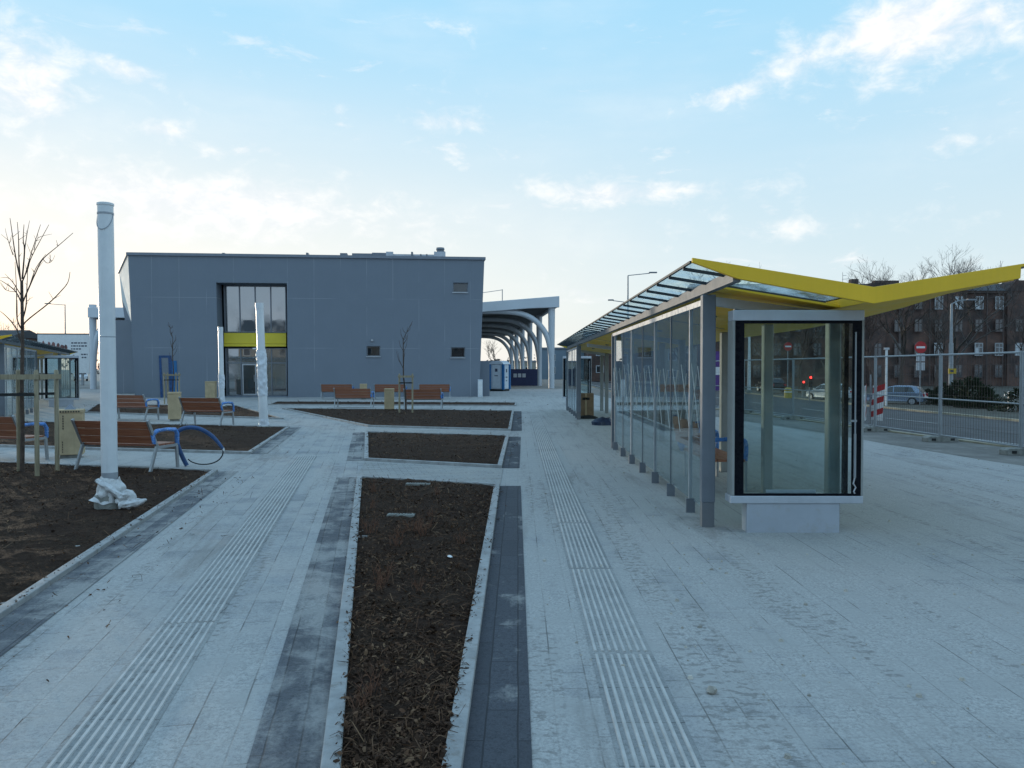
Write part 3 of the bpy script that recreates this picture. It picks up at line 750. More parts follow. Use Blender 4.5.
p = G(172, 421.5); make_bin('tan litter bin standing between two wooden benches', p+Vector((0,.2,0)), R(20), .37, .37, .92, lid=False)
p = G(211, 399); make_bin('distant tan bin left of the entrance, behind the bench', p, R(8), .52, .45, .98, lid=False)
p = G(388.5, 411); make_bin('narrow pale bin left of the staked tree', p+Vector((0,.2,0)), R(6), .37, .37, .88, lid=False)
p = G(363.5, 399.5); make_bin('small pale bin close to the grey wall, left of the narrow one', p, R(6), .36, .36, .85, lid=False)
p = G(586, 418.5)
t = thing('cardboard_box', 'tall brown cardboard box under the far end of the right shelter', 'box', p+Vector((0,.2,0)), 0)
MB().box(-.26,.26,-.2,.2,0,.84).build('carton', M['card_dark'], t, bevel=.01); MB().box(-.03,.03,-.204,-.2,.0,.84).build('tape', M['card'], t)
MB().box(-.12,.12,-.204,-.2,.62,.70).build('hand_hole', M['rubber'], t)
p = G(604, 425)
h = MB().lathe([(.26,0),(.25,.08),(.20,.15),(.12,.20),(.04,.22)], 0, 0, 20).map(lambda q: Vector((q.x*1.25, q.y, q.z))*(1+.45*noise.noise(q*6.5))+Vector((0,0,.0)))
tag(h.build('tarpaulin', M['tarp'], loc=(p.x,p.y,0), smooth=True), 'crumpled dark blue tarpaulin on the paving by the shelter wall end', 'tarpaulin')
p = G(597, 419.5)
h = MB().lathe([(.20,0),(.19,.05),(.12,.10),(.03,.12)], 0, 0, 18).map(lambda q: Vector((q.x*1.9, q.y, q.z))*(1+.4*noise.noise(q*7)))
tag(h.build('rope_heap', M['rubber'], loc=(p.x-.2,p.y+.4,0), smooth=True), 'flat dark heap lying behind the blue tarpaulin', 'heap')

# ------------------------------------------------------------------ white poles
def wrap_film(t, z0, z1, r, seed):
    n, m = 26, 18; b = MB(); vs = []
    for j in range(m+1):
        z = z0 + (z1-z0)*j/m
        for k in range(n):
            a = 2*math.pi*k/n; q = Vector((math.cos(a)*2.2, math.sin(a)*2.2, z*7+seed))
            rr = r + .012 + .055*max(0, noise.noise(q))*(1-abs(2*j/m-1)**2) + .012*noise.noise(q*3)
            vs.append((rr*math.cos(a), rr*math.sin(a), z))
    b.add(vs, [(j*n+k, j*n+(k+1)%n, (j+1)*n+(k+1)%n, (j+1)*n+k) for j in range(m) for k in range(n)])
    return b.build('wrapping_film', M['film_white'], t, smooth=True)
def lean(t, rx): t.rotation_euler.y = rx
p = G(110, 511); Yp = p.y
t = thing('white_pole', 'tall white pole in the near bed with a sheet tied round its foot', 'pole', (at(110.2,511,Yp+.1).x, p.y+.1, 0))
t.rotation_euler.y = -.006
rp = 7.6*Yp/F
ztop = at(107, 204.5, Yp+.1).z
MB().lathe([(rp,.28),(rp*1.0,1.9),(rp*.98,ztop-.12),(rp*.98,ztop)],0,0,40).build('shaft', M['pole'], t, smooth=True)
MB().lathe([(rp*1.06,ztop-.012),(rp*1.06,ztop+.012),(rp*.9,ztop+.018)],0,0,40).build('cap', M['pole'], t, smooth=True)
zb = at(107,214,Yp+.1).z
MB().lathe([(rp*1.025,zb-.008),(rp*1.03,zb+.004),(rp*1.025,zb+.014)],0,0,40).build('collar', M['band'], t, smooth=True)
b = MB(); pts = [(rp*1.03*math.sin(a), -rp*1.03*math.cos(a), zb - .19*max(0,math.cos(a*1.0))**.7) for a in [(-1.57+3.14*i/16) for i in range(17)]]
b.tube(pts, .005, 6).build('hanging_strap', M['band'], t)
zs = at(109,337,Yp+.1).z
MB().lathe([(rp*1.004,zs-.006),(rp*1.006,zs),(rp*1.004,zs+.006)],0,0,40).build('seam', M['band'], t)
MB().lathe([(rp*1.02,.36),(rp*1.02,.44)],0,0,40).build('base_band', M['band'], t, smooth=True)
MB().lathe([(.165,-.02),(.165,.17),(.15,.18),(.11,.185)],0,0,28).map(lambda q: q*(1+.05*noise.noise(q*14))).build('footing', M['concrete'], t, smooth=True)
# the sheet: wrapped skirt plus a trailing bundle
s = thing('plastic_sheet', 'dirty white plastic sheet bundled round the foot of the tall white pole', 'sheet', (at(110.2,511,Yp+.1).x, p.y+.1, 0))
n, m = 64, 22; b = MB(); vs = []
for j in range(m+1):
    f = j/m; z = .11 + .26*f
    for k in range(n):
        a = 2*math.pi*k/n; q = Vector((math.cos(a)*1.6, math.sin(a)*1.6, z*7))
        fold = abs(noise.noise(q*1.3 + Vector((0,0,a*.35))))
        rr = rp + .012 + (1-f)**.8*(.055 + .09*fold) + .006*noise.noise(q*3.1)
        vs.append((rr*math.cos(a), rr*math.sin(a), z + .05*noise.noise(q*.9)*(1 if j in (0,m) else .5)))
b.add(vs, [(j*n+k, j*n+(k+1)%n, (j+1)*n+(k+1)%n, (j+1)*n+k) for j in range(m) for k in range(n)])
b.build('wrap', M['cloth'], s, smooth=True)
def bundle(path, rad, seed, nn=26):
    P = smooth_path([Vector(q) for q in path], 9); mm = len(P); vs = []; bb = MB()
    for i, c in enumerate(P):
        f = i/(mm-1)*(len(rad)-1); r0 = rad[int(f)]*(1-f%1) + rad[min(len(rad)-1,int(f)+1)]*(f%1)
        d = (P[min(i+1,mm-1)]-P[max(0,i-1)]).normalized(); x = d.cross(Vector((0,0,1))).normalized(); y = x.cross(d)
        for k in range(nn):
            a = 2*math.pi*k/nn; q = Vector((math.cos(a)*1.3, math.sin(a)*1.3, i*.16+seed))
            rr = r0*(1 + .55*abs(noise.noise(q*1.1)) - .2 + .07*noise.noise(q*3))
            v = c + (x*math.cos(a) + y*math.sin(a)*.8)*rr; v.z = max(v.z, .02); vs.append(v)
    bb.add(vs, [(i*nn+k, i*nn+(k+1)%nn, (i+1)*nn+(k+1)%nn, (i+1)*nn+k) for i in range(mm-1) for k in range(nn)] + [tuple(range(nn)), tuple((mm-1)*nn+k for k in range(nn))])
    return bb.build('trailing_fold', M['cloth'], s, smooth=True)
bundle([(-.09,-.12,.36),(.03,-.15,.30),(.13,-.14,.22),(.21,-.10,.13)], [.030,.045,.05,.045], 3)
bundle([(.14,-.10,.10),(.21,-.09,.17),(.27,-.08,.18),(.31,-.08,.10)], [.05,.075,.08,.05], 8)
bundle([(.18,-.13,.07),(.28,-.12,.085),(.38,-.10,.10),(.47,-.08,.13)], [.05,.075,.055,.012], 14)
def small_pole(u, vb, vt, ut, label, r, fl):
    p = G(u, vb); t = thing('white_pole', label, 'pole', (p.x, p.y, 0)); zt = at(ut, vt, p.y).z
    t.rotation_euler.y = math.atan2(at(ut, vt, p.y).x - p.x, zt)
    MB().lathe([(r*1.12,.0),(r*1.12,zt*.40),(r,zt*.42),(r,zt)],0,0,24).build('shaft', M['pole'], t, smooth=True)
    MB().lathe([(r*1.08,zt-.16),(r*1.08,zt)],0,0,24).build('cap', M['pole'], t, smooth=True)
    for i,(a,c) in enumerate(fl): wrap_film(t, a, c, r*1.1, u+i*7)
    MB().lathe([(r*1.15,zt*.36),(r*1.15,zt*.365)],0,0,24).build('seam', M['band'], t)
    MB().lathe([(r*2.0,0),(r*2.0,.03),(r*1.3,.05)],0,0,20).build('base_plate', M['concrete'], t)
small_pole(264, 427.5, 303, 259.5, 'white wrapped pole in front of the entrance doors', .108, [(.9,1.55),(.02,.25),(1.5,2.2)])
small_pole(222, 407, 327, 220.5, 'thinner white wrapped pole left of the entrance', .105, [(.8,1.4),(.02,.45)])

# ------------------------------------------------------------------ young staked trees
def make_stakes(label, loc, w, h, rz=0, bars=True):
    t = thing('tree_stakes', label, 'tree stakes', loc, rz, 'wooden frames staking young trees')
    for (x, y) in ((-w/2,-w/2),(w/2,-w/2),(w/2,w/2),(-w/2,w/2)):
        MB().lathe([(.034,0),(.032,h+random.uniform(-.02,.05)),(.02,h+.06)],x,y,10).build('stake', M['stake'], t, smooth=True)
    for (a, c) in (((-w/2-.05,-w/2-.04),(w/2+.05,-w/2-.04)),((-w/2-.05,w/2+.04),(w/2+.05,w/2+.04)),((-w/2-.04,-w/2),(-w/2-.04,w/2)),((w/2+.04,-w/2),(w/2+.04,w/2))):
        MB().bar((a[0],a[1],h-.05),(c[0],c[1],h-.05),.035,.075).build('rail', M['stake'], t)
    b = MB().bar((-w/2,-w/2-.06,h*.80),(w/2,-w/2-.06,h*.80),.006,.04); b.bar((-w/2,-w/2,h*.80),(w/2,w/2,h*.80),.006,.04); b.bar((w/2,-w/2,h*.80),(-w/2,w/2,h*.80),.006,.04)
    b.build('strap', M['rubber'], t)
    return t
pt = G(22, 474.5)
t = thing('young_tree', 'bare young tree between stakes at the left edge, long upright shoots', 'tree', (pt.x, pt.y, 0), 0, 'bare young trees in the beds')
rnd = random.Random(11)
def L_(u, v, dy=0): 
    q = at(u, v, pt.y + dy); return Vector((q.x-pt.x, q.y-pt.y, q.z))
stem = [Vector((0,0,-.02)), L_(22.6,430), L_(21.8,390), L_(22.6,350), L_(22.3,318), L_(21.7,281)]
MB().tube(smooth_path(stem), [.034-.0005*i for i in range(26)], 10).build('trunk', M['bark'], t, smooth=True)
br = [[(20.8,281),(16,259),(12.7,237),(10,218)], [(20.3,279),(19,262),(18.6,240),(17.3,222)], [(22.3,279),(24.5,251),(23.2,240),(24,224.5)], [(24.5,251),(27,234),(29.6,220.6)],
      [(22.5,281),(25.4,274),(31,254),(40.6,224.5)], [(25.5,274),(28,268),(32,256),(49,224.5)], [(22.5,303),(28.8,288),(36,272),(43,259),(58,246),(73,233)], [(23,330),(25.4,322),(49,303),(62,290),(68,282),(70,272)],
      [(21.5,303),(16,292),(8,285),(0,280)], [(21.5,296),(10,279),(0,278)], [(22,345),(17,330),(8,318),(0,311)], [(23,318),(26,306),(27,285),(28,265)], [(22,330),(17,318),(16.5,290),(15,262)],
      [(13,255),(8,240),(5,228)], [(30,285),(36,268),(46,254)], [(43,259),(47,263),(52,261),(55,255)], [(34,250),(38,238),(52,234)], [(21,340),(18,335),(17.3,300)], [(16,292),(6,290),(0,283)]]
cb = MB()
for P in br:
    dy = rnd.uniform(-.45,.45)
    pts = [L_(u, v, dy*i/(len(P)-1)) for i,(u,v) in enumerate(P)]; sp = smooth_path(pts, 4); n = len(sp)
    r0 = .0125 if len(P) > 3 else .008
    if P[0] in ((13,255),(43,259),(34,250),(16,292)): r0 = .006
    cb.tube(sp, [r0*(1-.72*i/(n-1)) for i in range(n)], 6)
    for _ in range(3):
        i = rnd.randrange(n//3, max(n//3+1, n-4)); d = Vector((rnd.uniform(-1,1), rnd.uniform(-1,1), rnd.uniform(.4,1.6)))*rnd.uniform(.04,.12); cb.tube([sp[i], sp[i]+d*.5, sp[i]+d], [.004,.003,.002], 4)
cb.build('crown', M['bark'], t, smooth=True)
make_stakes('stakes and rails round the young tree at the left edge', G(24, 477)+Vector((0,.1,0)), .58, 1.58, R(4))
def stake_tree(u, vb, vt, label, stakes_label, hs, w):
    p = G(u, vb); H = at(u, vt, p.y).z; t = thing('young_tree', label, 'tree', (p.x, p.y, 0), 0, 'bare young trees in the beds'); rnd = random.Random(u)
    st = [Vector((rnd.uniform(-.05,.05)*i, rnd.uniform(-.05,.05)*i, H*i/5)) for i in range(6)]; st[0].z = -.02
    MB().tube(st, [.034,.030,.026,.02,.014,.006], 8).build('trunk', M['bark'], t, smooth=True)
    c = MB()
    for k in range(16):
        f = rnd.uniform(.45,.95); i = int(f*5); q = st[i].lerp(st[min(5,i+1)], f*5-i); a = rnd.uniform(0,6.28); l = rnd.uniform(.25,.7)*(1.15-f)*1.7
        d = Vector((math.cos(a)*.35, math.sin(a)*.35, 1)).normalized()
        c.tube([q, q+d*l*.5+Vector((math.cos(a),math.sin(a),0))*.08, q+d*l+Vector((math.cos(a),math.sin(a),.3))*.06], [.011,.008,.003], 5)
    c.build('crown', M['bark'], t, smooth=True)
    make_stakes(stakes_label, (p.x, p.y, 0), w, hs, R(8))
stake_tree(406, 413.3, 321, 'thin bare young tree in front of the grey wall, between the far benches', 'wooden stakes round the thin tree before the grey wall', 1.42, .48)
stake_tree(172, 404, 322, 'thin bare young tree in front of the blue-framed door', 'wooden stakes round the thin tree before the blue-framed door', 1.42, .52)

# ------------------------------------------------------------------ small pieces in the near bed
for (u, v, w, lab) in ((401,519.5,.30,'grey slotted slab lying on the mulch of the near bed'), (418,487.5,.34,'grey batten at the far end of the near bed')):
    p = G(u, v); t = MB().box(-w/2,w/2,-.055,.055,0,.022)
    for k in range(9): t.box(-w/2+.012+(w-.02)*k/9,-w/2+.012+(w-.02)*(k+.6)/9,-.05,.05,.022,.027)
    tag(t.build('slotted_slab', M['concrete'], loc=(p.x,p.y,.035)), lab, 'slab')
p = G(450, 563); t = MB().lathe([(.008,0),(.020,.006),(.012,.014)],0,0,9).map(lambda q: Vector((q.x, q.y*1.9, q.z)))
tag(t.build('paper_scrap', M['white'], loc=(p.x,p.y,.05), rz=.5, smooth=True), 'small white scrap lying on the mulch', 'scrap')

# ------------------------------------------------------------------ grey building
H = 8.2
c0 = at(135, 398, 44.5); c0.z = 0; c1 = at(479.2, 397, 46.5); c1.z = 0
W = (c1-c0).length; th = math.atan2((c1-c0).y, (c1-c0).x)
bd = thing('station_building', 'grey two-storey building with tall entrance window and yellow band', 'building', c0, th)
ex = Vector((math.cos(th), math.sin(th), 0)); ey = Vector((-ex.y, ex.x, 0))
def fac(u, v, dep=0.0):
    d = ray(u, v); o = Vector((0,0,EYE)); pl = c0 + ey*dep; k = (pl-o).dot(ey)/d.dot(ey); q = o + d*k
    return (q-c0).dot(ex), q.z
def flare(p): return Vector((p.x + .42*(p.z/H)*(2*p.x/W-1)*.75, p.y, p.z))
def fb(mb): return mb.map(flare)
sL, zT = fac(218.5, 282.5); sR, _ = fac(287.5, 300); zB = .05
sm = []
for (u0,v0,u1,v1) in ((449.5,282.5,464,292.3),(366,346,379.5,356.3),(449.5,347.3,463.5,357.5)):
    a, z1 = fac(u0,v0); b_, z0 = fac(u1,v1); sm.append((a,b_,z0,z1))
opens = [(sL,sR,zB,zT)] + sm
xs = sorted(set([0,W] + [o[0] for o in opens] + [o[1] for o in opens])); zs_ = sorted(set([0,H] + [o[2] for o in opens] + [o[3] for o in opens]))
b = MB()
for i in range(len(xs)-1):
    for j in range(len(zs_)-1):
        cx, cz = (xs[i]+xs[i+1])/2, (zs_[j]+zs_[j+1])/2
        if any(o[0] < cx < o[1] and o[2] < cz < o[3] for o in opens): continue
        b.quad((xs[i],0,zs_[j]),(xs[i+1],0,zs_[j]),(xs[i+1],0,zs_[j+1]),(xs[i],0,zs_[j+1]))
for (k,o) in enumerate(opens):
    dp = 1.15 if k == 0 else .22
    a, c, z0, z1 = o
    b.quad((a,0,z0),(a,dp,z0),(a,dp,z1),(a,0,z1)); b.quad((c,0,z0),(c,0,z1),(c,dp,z1),(c,dp,z0))
    b.quad((a,0,z1),(a,dp,z1),(c,dp,z1),(c,0,z1)); b.quad((a,0,z0),(c,0,z0),(c,dp,z0),(a,dp,z0))
fb(b)
b.quad((W+.0,0,0),(W-.6,16,0),(W-.6,16,H),(W+.315,0,H))        # right side
b.quad((W-.6,16,0),(-4.6,16,0),(-4.6,16,H),(W-.6,16,H))
wall = b.build('wall', M['facade'], bd)
# splayed white side wall: upper storey projects further than the lower one
b = MB()
b.add([(-.315,0.0,H-.02),(-.17,0,4.4),(-3.0,7.6,4.7),(-4.0,8.6,6.4),(-4.3,9.0,H-.02)], [(0,1,2,3,4)])
b.add([(-.17,0,4.4),(0,0,0),(-2.8,7.6,0),(-2.8,7.6,4.4)], [(0,1,2,3)])
b.add([(-.17,.0,4.4),(-2.8,7.6,4.4),(-3.0,7.6,4.7)], [(0,1,2)])
b.build('side_wall', M['white_wall'], bd)
MB().add([(-4.3,9,H-.02),(-4.0,8.6,6.4),(-3.0,7.6,4.7),(-2.8,7.6,0),(-4.6,16,0),(-4.6,16,H)], [(0,1,2,3,4,5)]).build('side_wall', M['facade'], bd)
MB().add([(-.32,-.03,H),(W+.32,-.03,H),(W-.58,16,H),(-4.6,16,H),(-4.35,9,H)], [(0,1,2,3,4)]).build('roof', M['slate'], bd)
b = MB()
for a, c in (((-.36,-.03),(W+.36,-.03)),((W+.33,-.03),(W-.55,16)),((-.34,-.03),(-4.35,9))): b.bar((a[0],a[1],H+.02),(c[0],c[1],H+.02),.12,.16)
b.build('coping', M['coping'], bd)
MB().box(-4.45,-.4,7.7,15.9,0,4.9).build('rear_wing', M['facade'], bd)
# tall entrance recess
dp = 1.15
def wfr(name, rect, nv, hbars, depth, mp='pane'):
    a, c, z0, z1 = rect; fw = .055
    f = MB(); f.box(a,a+fw,depth-.06,depth+.02,z0,z1); f.box(c-fw,c,depth-.06,depth+.02,z0,z1); f.box(a+fw,c-fw,depth-.06,depth+.02,z0,z0+fw); f.box(a+fw,c-fw,depth-.06,depth+.02,z1-fw,z1)
    for k in range(1,nv): x = a + (c-a)*k/nv; f.box(x-.03,x+.03,depth-.055,depth+.015,z0+fw,z1-fw)
    for z in hbars: f.box(a+fw,c-fw,depth-.05,depth+.01,z-.03,z+.03)
    w = fb(f).build(name, M['frame'], bd)
    p = fb(MB().box(a+fw*.5,c-fw*.5,depth,depth+.012,z0+fw*.5,z1-fw*.5)).build('pane', M[mp], w)
    return w
a, zu1 = fac(226,283,dp); c, _ = fac(287,300,dp); _, zu0 = fac(226,332.5,dp); c = min(c, sR-.01)
_, zy1 = fac(226,333,dp-.12); _, zy0 = fac(226,346,dp-.12); _, zd1 = fac(226,347,dp)
a = max(a, sL+.005)
wfr('window', (a,c,zu0,zT-.01), 4, (), dp-.03, 'pane_sky')
M['pane_sky'].node_tree.nodes['Principled BSDF'].inputs['IOR'].default_value = 2.3
fb(MB().box(a,c,dp-.25,dp-.02,zy0+.14,zy1)).build('yellow_band', M['yellow_band'], bd)
fb(MB().box(a,c,dp-.33,dp-.02,zy0-.03,zy0+.12)).build('canopy_lip', M['yellow_band'], bd)
_, zt_ = fac(226,363,dp)
ent = wfr('entrance', (a,c,.06,zd1-.06), 4, (zt_,), dp-.03, 'pane_sky')
wq = (c-a)/4
f = MB(); f.box(a+wq*1.08,a+wq*1.16,dp-.13,dp-.095,.08,zt_-.05); f.box(a+wq*1.92,a+wq*2.0,dp-.13,dp-.095,.08,zt_-.05); f.box(a+wq*1.16,a+wq*1.92,dp-.13,dp-.095,.08,.18); f.box(a+wq*1.16,a+wq*1.92,dp-.13,dp-.095,zt_-.13,zt_-.05)
d_ = fb(f).build('door', M['frame_light'], bd)
fb(MB().box(a+wq*1.16,a+wq*1.92,dp-.12,dp-.105,.18,zt_-.13)).build('pane', M['pane'], d_)
fb(MB().box(a+wq*1.85,a+wq*1.89,dp-.18,dp-.131,.9,1.3)).build('handle', M['zinc'], d_)
f = MB().box(a+wq*1.95,a+wq*2.25,-.0+dp-.75,dp-.34,zy0-.20,zy0-.12); f.bar((a+wq*2.1,dp-.34,zy0-.1),(a+wq*2.1,dp-.34,zy0-.02),.05,.05)
fb(f).build('security_camera', M['white'], bd)
for (aa,cc,z0,z1) in sm:
    w = wfr('window', (aa,cc,z0,z1), 1, (), .2)
    fb(MB().box(aa-.03,cc+.03,-.06,.21,z0-.05,z0+.004)).build('sill', M['frame_light'], w)
for (u,v) in ((371.5,341),):
    s_, z_ = fac(u, v); fb(MB().box(s_-.06,s_+.06,-.10,0,z_-.02,z_+.10)).build('wall_lamp', M['frame_light'], bd)
# door still wrapped in blue film
a2, zz = fac(160.5,355.5); c2, _ = fac(178,380)
f = MB(); f.box(a2,a2+.13,-.05,.0,0,zz); f.box(c2-.45,c2-.28,-.05,0,0,zz); f.box(a2+.13,c2-.45,-.05,0,zz-.13,zz)
d2 = fb(f).build('door', M['hose'], bd)
fb(MB().box(a2+.13,c2-.45,-.03,-.004,0,zz-.13)).build('door_leaf', M['frame'], d2)
fb(MB().box(c2-.28,c2-.0,-.03,-.004,0,zz-.3)).build('door_leaf', M['plastic_blue'], d2)
# roof plant
def roofbox(u0, v0, u1, v1, dep, m='alu', name='vent_duct', d=.5):
    s0, z1 = fac(u0, v0, dep); s1, z0 = fac(u1, v1, dep)
    return MB().box(s0, s1, dep, dep+d, H-.1, z1).build(name, M[m], bd)
roofbox(434,251.5,445.5,258,1.0,'alu','chimney',.6)
s_, z_ = fac(440.3,247.5,1.3); MB().lathe([(.10,z_-.42),(.24,z_-.38),(.26,z_-.22),(.22,z_-.18),(.26,z_-.14),(.24,z_-.02),(.1,z_)],s_,1.3,16).build('cowl', M['frame'], bd)
for (u0,v0,u1,v1,dd,mm) in ((352,253.2,372,257,1.6,'coping'),(340,253,347,257,1.4,'coping'),(372,252.6,386,257,2.2,'coping'),(386,251.6,393,257,1.4,'alu'),(393,254,434,258,1.8,'alu'),(411,251.8,413,258,1.2,'frame'),(420,254,421.5,258,1.2,'frame'),(426,254,427.5,258,1.2,'frame'),(222,252.8,224.5,255,1.2,'frame'),(306,252.6,308,256,1.2,'frame')):
    roofbox(u0,v0,u1,v1,dd,mm)
# low annex and bollard box at the right corner
a3, z3 = fac(477.5,361,1.0); c3, _ = fac(489.5,380,1.0)
MB().box(a3,c3,1.0,5.0,0,z3).build('annex', M['facade'], bd)
s0, z0 = fac(478,379.5,-.6); s1, _ = fac(482.5,390,-.6); q = c0 + ex*(s0+s1)/2 - ey*.5
t = thing('meter_cabinet', 'narrow white meter cabinet at the right corner of the grey building', 'cabinet', q, th)
MB().box(-.14,.14,-.12,.12,0,z0).build('body', M['plastic_white'], t, bevel=.01); MB().box(-.11,.11,-.128,-.12,.1,z0-.1).build('door', M['white'], t)

# ------------------------------------------------------------------ arched hall behind the building
hd = Vector((-58/780, 1, 0)).normalized(); hang = math.atan2(hd.y, hd.x) - math.pi/2
ho = G(551.5, 388.3); ho = Vector((ho.x, ho.y, 0))
hall = thing('station_canopy', 'long pale canopy on rows of arched columns behind the grey building', 'canopy', ho, hang)
WL = 37.9; ztR = at(556,296,ho.y-.5).z
def zr(x): return ztR - .085*(.6 - max(-13, min(.6, x)))
prof = [.6,-2,-5,-9,-13,-20,-26,-32,-WL-.15]
top = [(x, zr(x)) for x in prof]; bot = [(x, zr(x)-.95+(.12 if x < -1 else 0)) for x in prof]
MB().prism(top + bot[::-1], 1, -.55, -.15).build('fascia', M['hall'], hall, bevel=.03)
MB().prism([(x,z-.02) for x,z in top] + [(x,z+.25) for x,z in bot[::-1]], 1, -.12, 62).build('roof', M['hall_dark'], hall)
MB().prism([(.6,zr(.6)-.01),(.62,zr(.6)-.85),(.35,zr(.6)-.98),(.2,zr(.6)-.9),(.2,zr(.6)-.01)], 1, -.13, 62).build('fascia', M['hall'], hall)
MB().prism([(-WL-.17,zr(-40)-.01),(-WL-.17,zr(-40)-.9),(-WL+.15,zr(-40)-.9),(-WL+.15,zr(-40)-.01)], 1, -.13, 62).build('fascia', M['hall'], hall)
pr = MB(); pr.tube([(-9.0,.2,zr(-9)+.02),(-9,.2,zr(-9)+.7)],.03,6); pr.tube([(.0-4.2,.2,zr(-4)),( -4.2,.2,zr(-4)+1.0)],.04,6); pr.tube([(-13,.2,zr(-13)+.6),(-9,.2,zr(-9)+.65),(-4.2,.2,zr(-4)+.95)],.025,5)
pr.build('safety_line', M['zinc'], hall)
def arch(sx):
    m = MB(); m.tube([(0,0,0),(0,0,3),(0,0,zr(0)-.85)], [.25,.26,.30], 14)
    P = [Vector(q) for q in ((-.03*sx,.0,2.2),(-.10*sx,0,3.2),(-.34*sx,0,4.3),(-.85*sx,0,5.2),(-1.65*sx,0,5.95),(-2.8*sx,0,6.4),(-4.6*sx,0,6.55),(-7.5*sx,0,6.5))]
    a = MB().tube(smooth_path(P,5), .24, 12)
    return m, a
for side, xs0 in ((1, 0), (-1, -WL)):
    m, a = arch(side); first = None
    for k in range(6):
        if first is None:
            o = m.build('column', M['hall'], hall, smooth=True); ar = a.build('arch_rib', M['hall'], o, smooth=True); o.location = (xs0,0,0); first = o
        else: dup(first, (xs0, 10.4*k, 0), parent=hall)
# ------------------------------------------------------------------ portable toilet
p = G(499.5, 391.2); t = thing('portable_toilet', 'blue and white portable toilet cabin right of the grey building', 'portable toilet', p+Vector((0,.5,0)), R(-24))
w = .55
MB().box(-w,w,-w,w,0,.14).build('skid', M['rubber'], t)
MB().box(-w+.02,w-.02,-w+.02,w-.02,.14,2.02).build('cabin', M['plastic_white'], t, bevel=.03)
for sx in (-1,1):
    for sy in (-1,1): MB().box(sx*w-.09,sx*w+.09,sy*w-.09,sy*w+.09,.12,2.0).build('corner_post', M['plastic_blue'], t, bevel=.02)
d_ = MB().box(-.34,.34,-w-.04,-w+.02,.2,1.95).build('door', M['plastic_white'], t, bevel=.02)
b = MB().box(-.10,.10,-w-.048,-w-.041,1.45,1.68); b.box(-.14,.14,-w-.047,-w-.041,1.12,1.18); b.build('door_sign', M['ink'], d_)
MB().box(w-.02,w+.015,-.36,.36,.2,1.9).build('side_panel', M['plastic_white'], t)
b = MB().box(w+.016,w+.022,-.1,.1,1.4,1.65); b.box(w+.016,w+.022,-.15,.15,1.0,1.08); b.box(w+.016,w+.022,-.1,.1,.75,.82); b.build('side_sign', M['ink'], t)
MB().prism([(-w-.06,2.0),(w+.06,2.0),(w,2.12),(w*.6,2.24),(-w*.6,2.24),(-w,2.12)], 1, -w-.06, w+.06).build('roof', M['plastic_white'], t, bevel=.02)
# dark banner on a frame, shrub
p = at(520, 388, 74); t = thing('banner', 'navy blue banner with pale lettering under the arched canopy', 'banner', (p.x-.0, 74, 0), 0)
wb = 3.4/2; MB().box(-wb,wb,-.02,.02,.05,1.65).build('sheet', M['banner'], t)
b = MB()
for k in range(3): b.box(-.62+.42*k,-.30+.42*k,-.026,-.021,.86,1.22)
b.build('lettering', M['frame_light'], t)
for x in (-wb,wb): MB().box(x-.04,x+.04,-.03,.03,0,2.1).build('post', M['zinc'], t)

def shrub(label, p, w, h, name='conifer_shrub', seed=1, group=None):
    t = thing(name, label, 'shrub', p, 0, group); rnd = random.Random(seed)
    MB().tube([(0,0,-.02),(0,0,h*.5)], [.05,.02], 6).build('stem', M['bark'], t)
    b = MB()
    for _ in range(1100):
        z = rnd.random()**1.3; rr = (w/2)*(1-z)**.6*rnd.uniform(.35,1.08)*(1+.3*math.sin(z*17+seed)); a = rnd.uniform(0,6.28)
        c = Vector((rr*math.cos(a), rr*math.sin(a), .06+z*h*rnd.uniform(.85,1.05))); L = rnd.uniform(.10,.26)*max(.6,h/1.5)
        d = Vector((math.cos(a)*.8, math.sin(a)*.8, rnd.uniform(.1,.9))).normalized(); x = d.cross(Vector((rnd.random(),rnd.random(),rnd.random()))).normalized()
        b.add([c-x*L*.3, c+x*L*.3, c+d*L], [(0,1,2)])
    b.build('foliage', M['green'], t); return t

# ------------------------------------------------------------------ street lamps
def lamp(label, u, vb, vt, arm_px, Y, zg=0, two=None, m='zinc'):
    q = at(u, vt, Y); t = thing('street_lamp', label, 'street lamp', (q.x, Y, zg), 0, 'street lamps along the roads'); Hh = q.z - zg
    MB().tube([(0,0,0),(0,0,Hh*.5),(0,0,Hh)], [.10,.075,.05], 10).build('pole', M[m], t, smooth=True)
    for (au, av, zv) in ([arm_px] + ([two] if two else [])):
        e = at(au, av, Y); s0 = at(u, zv, Y); x = e.x-q.x
        MB().tube([(0,0,s0.z-zg),(x*.75,0,s0.z-zg+(e.z-s0.z)*.75)], .035, 6).build('arm', M[m], t)
        z = e.z-zg; b = MB().box(min(x*.72,x),max(x*.72,x),-.12,.12,z-.05,z+.05); b.build('lamp_head', M['frame'], t, bevel=.03)
    return t
lamp('double-armed street lamp rising behind the right shelter roof', 628, 400, 275.5, (657,272.5,275.5), 62, -.9, (608,300,302.5))
lamp('street lamp with one arm above the left billboard', 65, 395, 304.5, (45,303.5,305), 85)
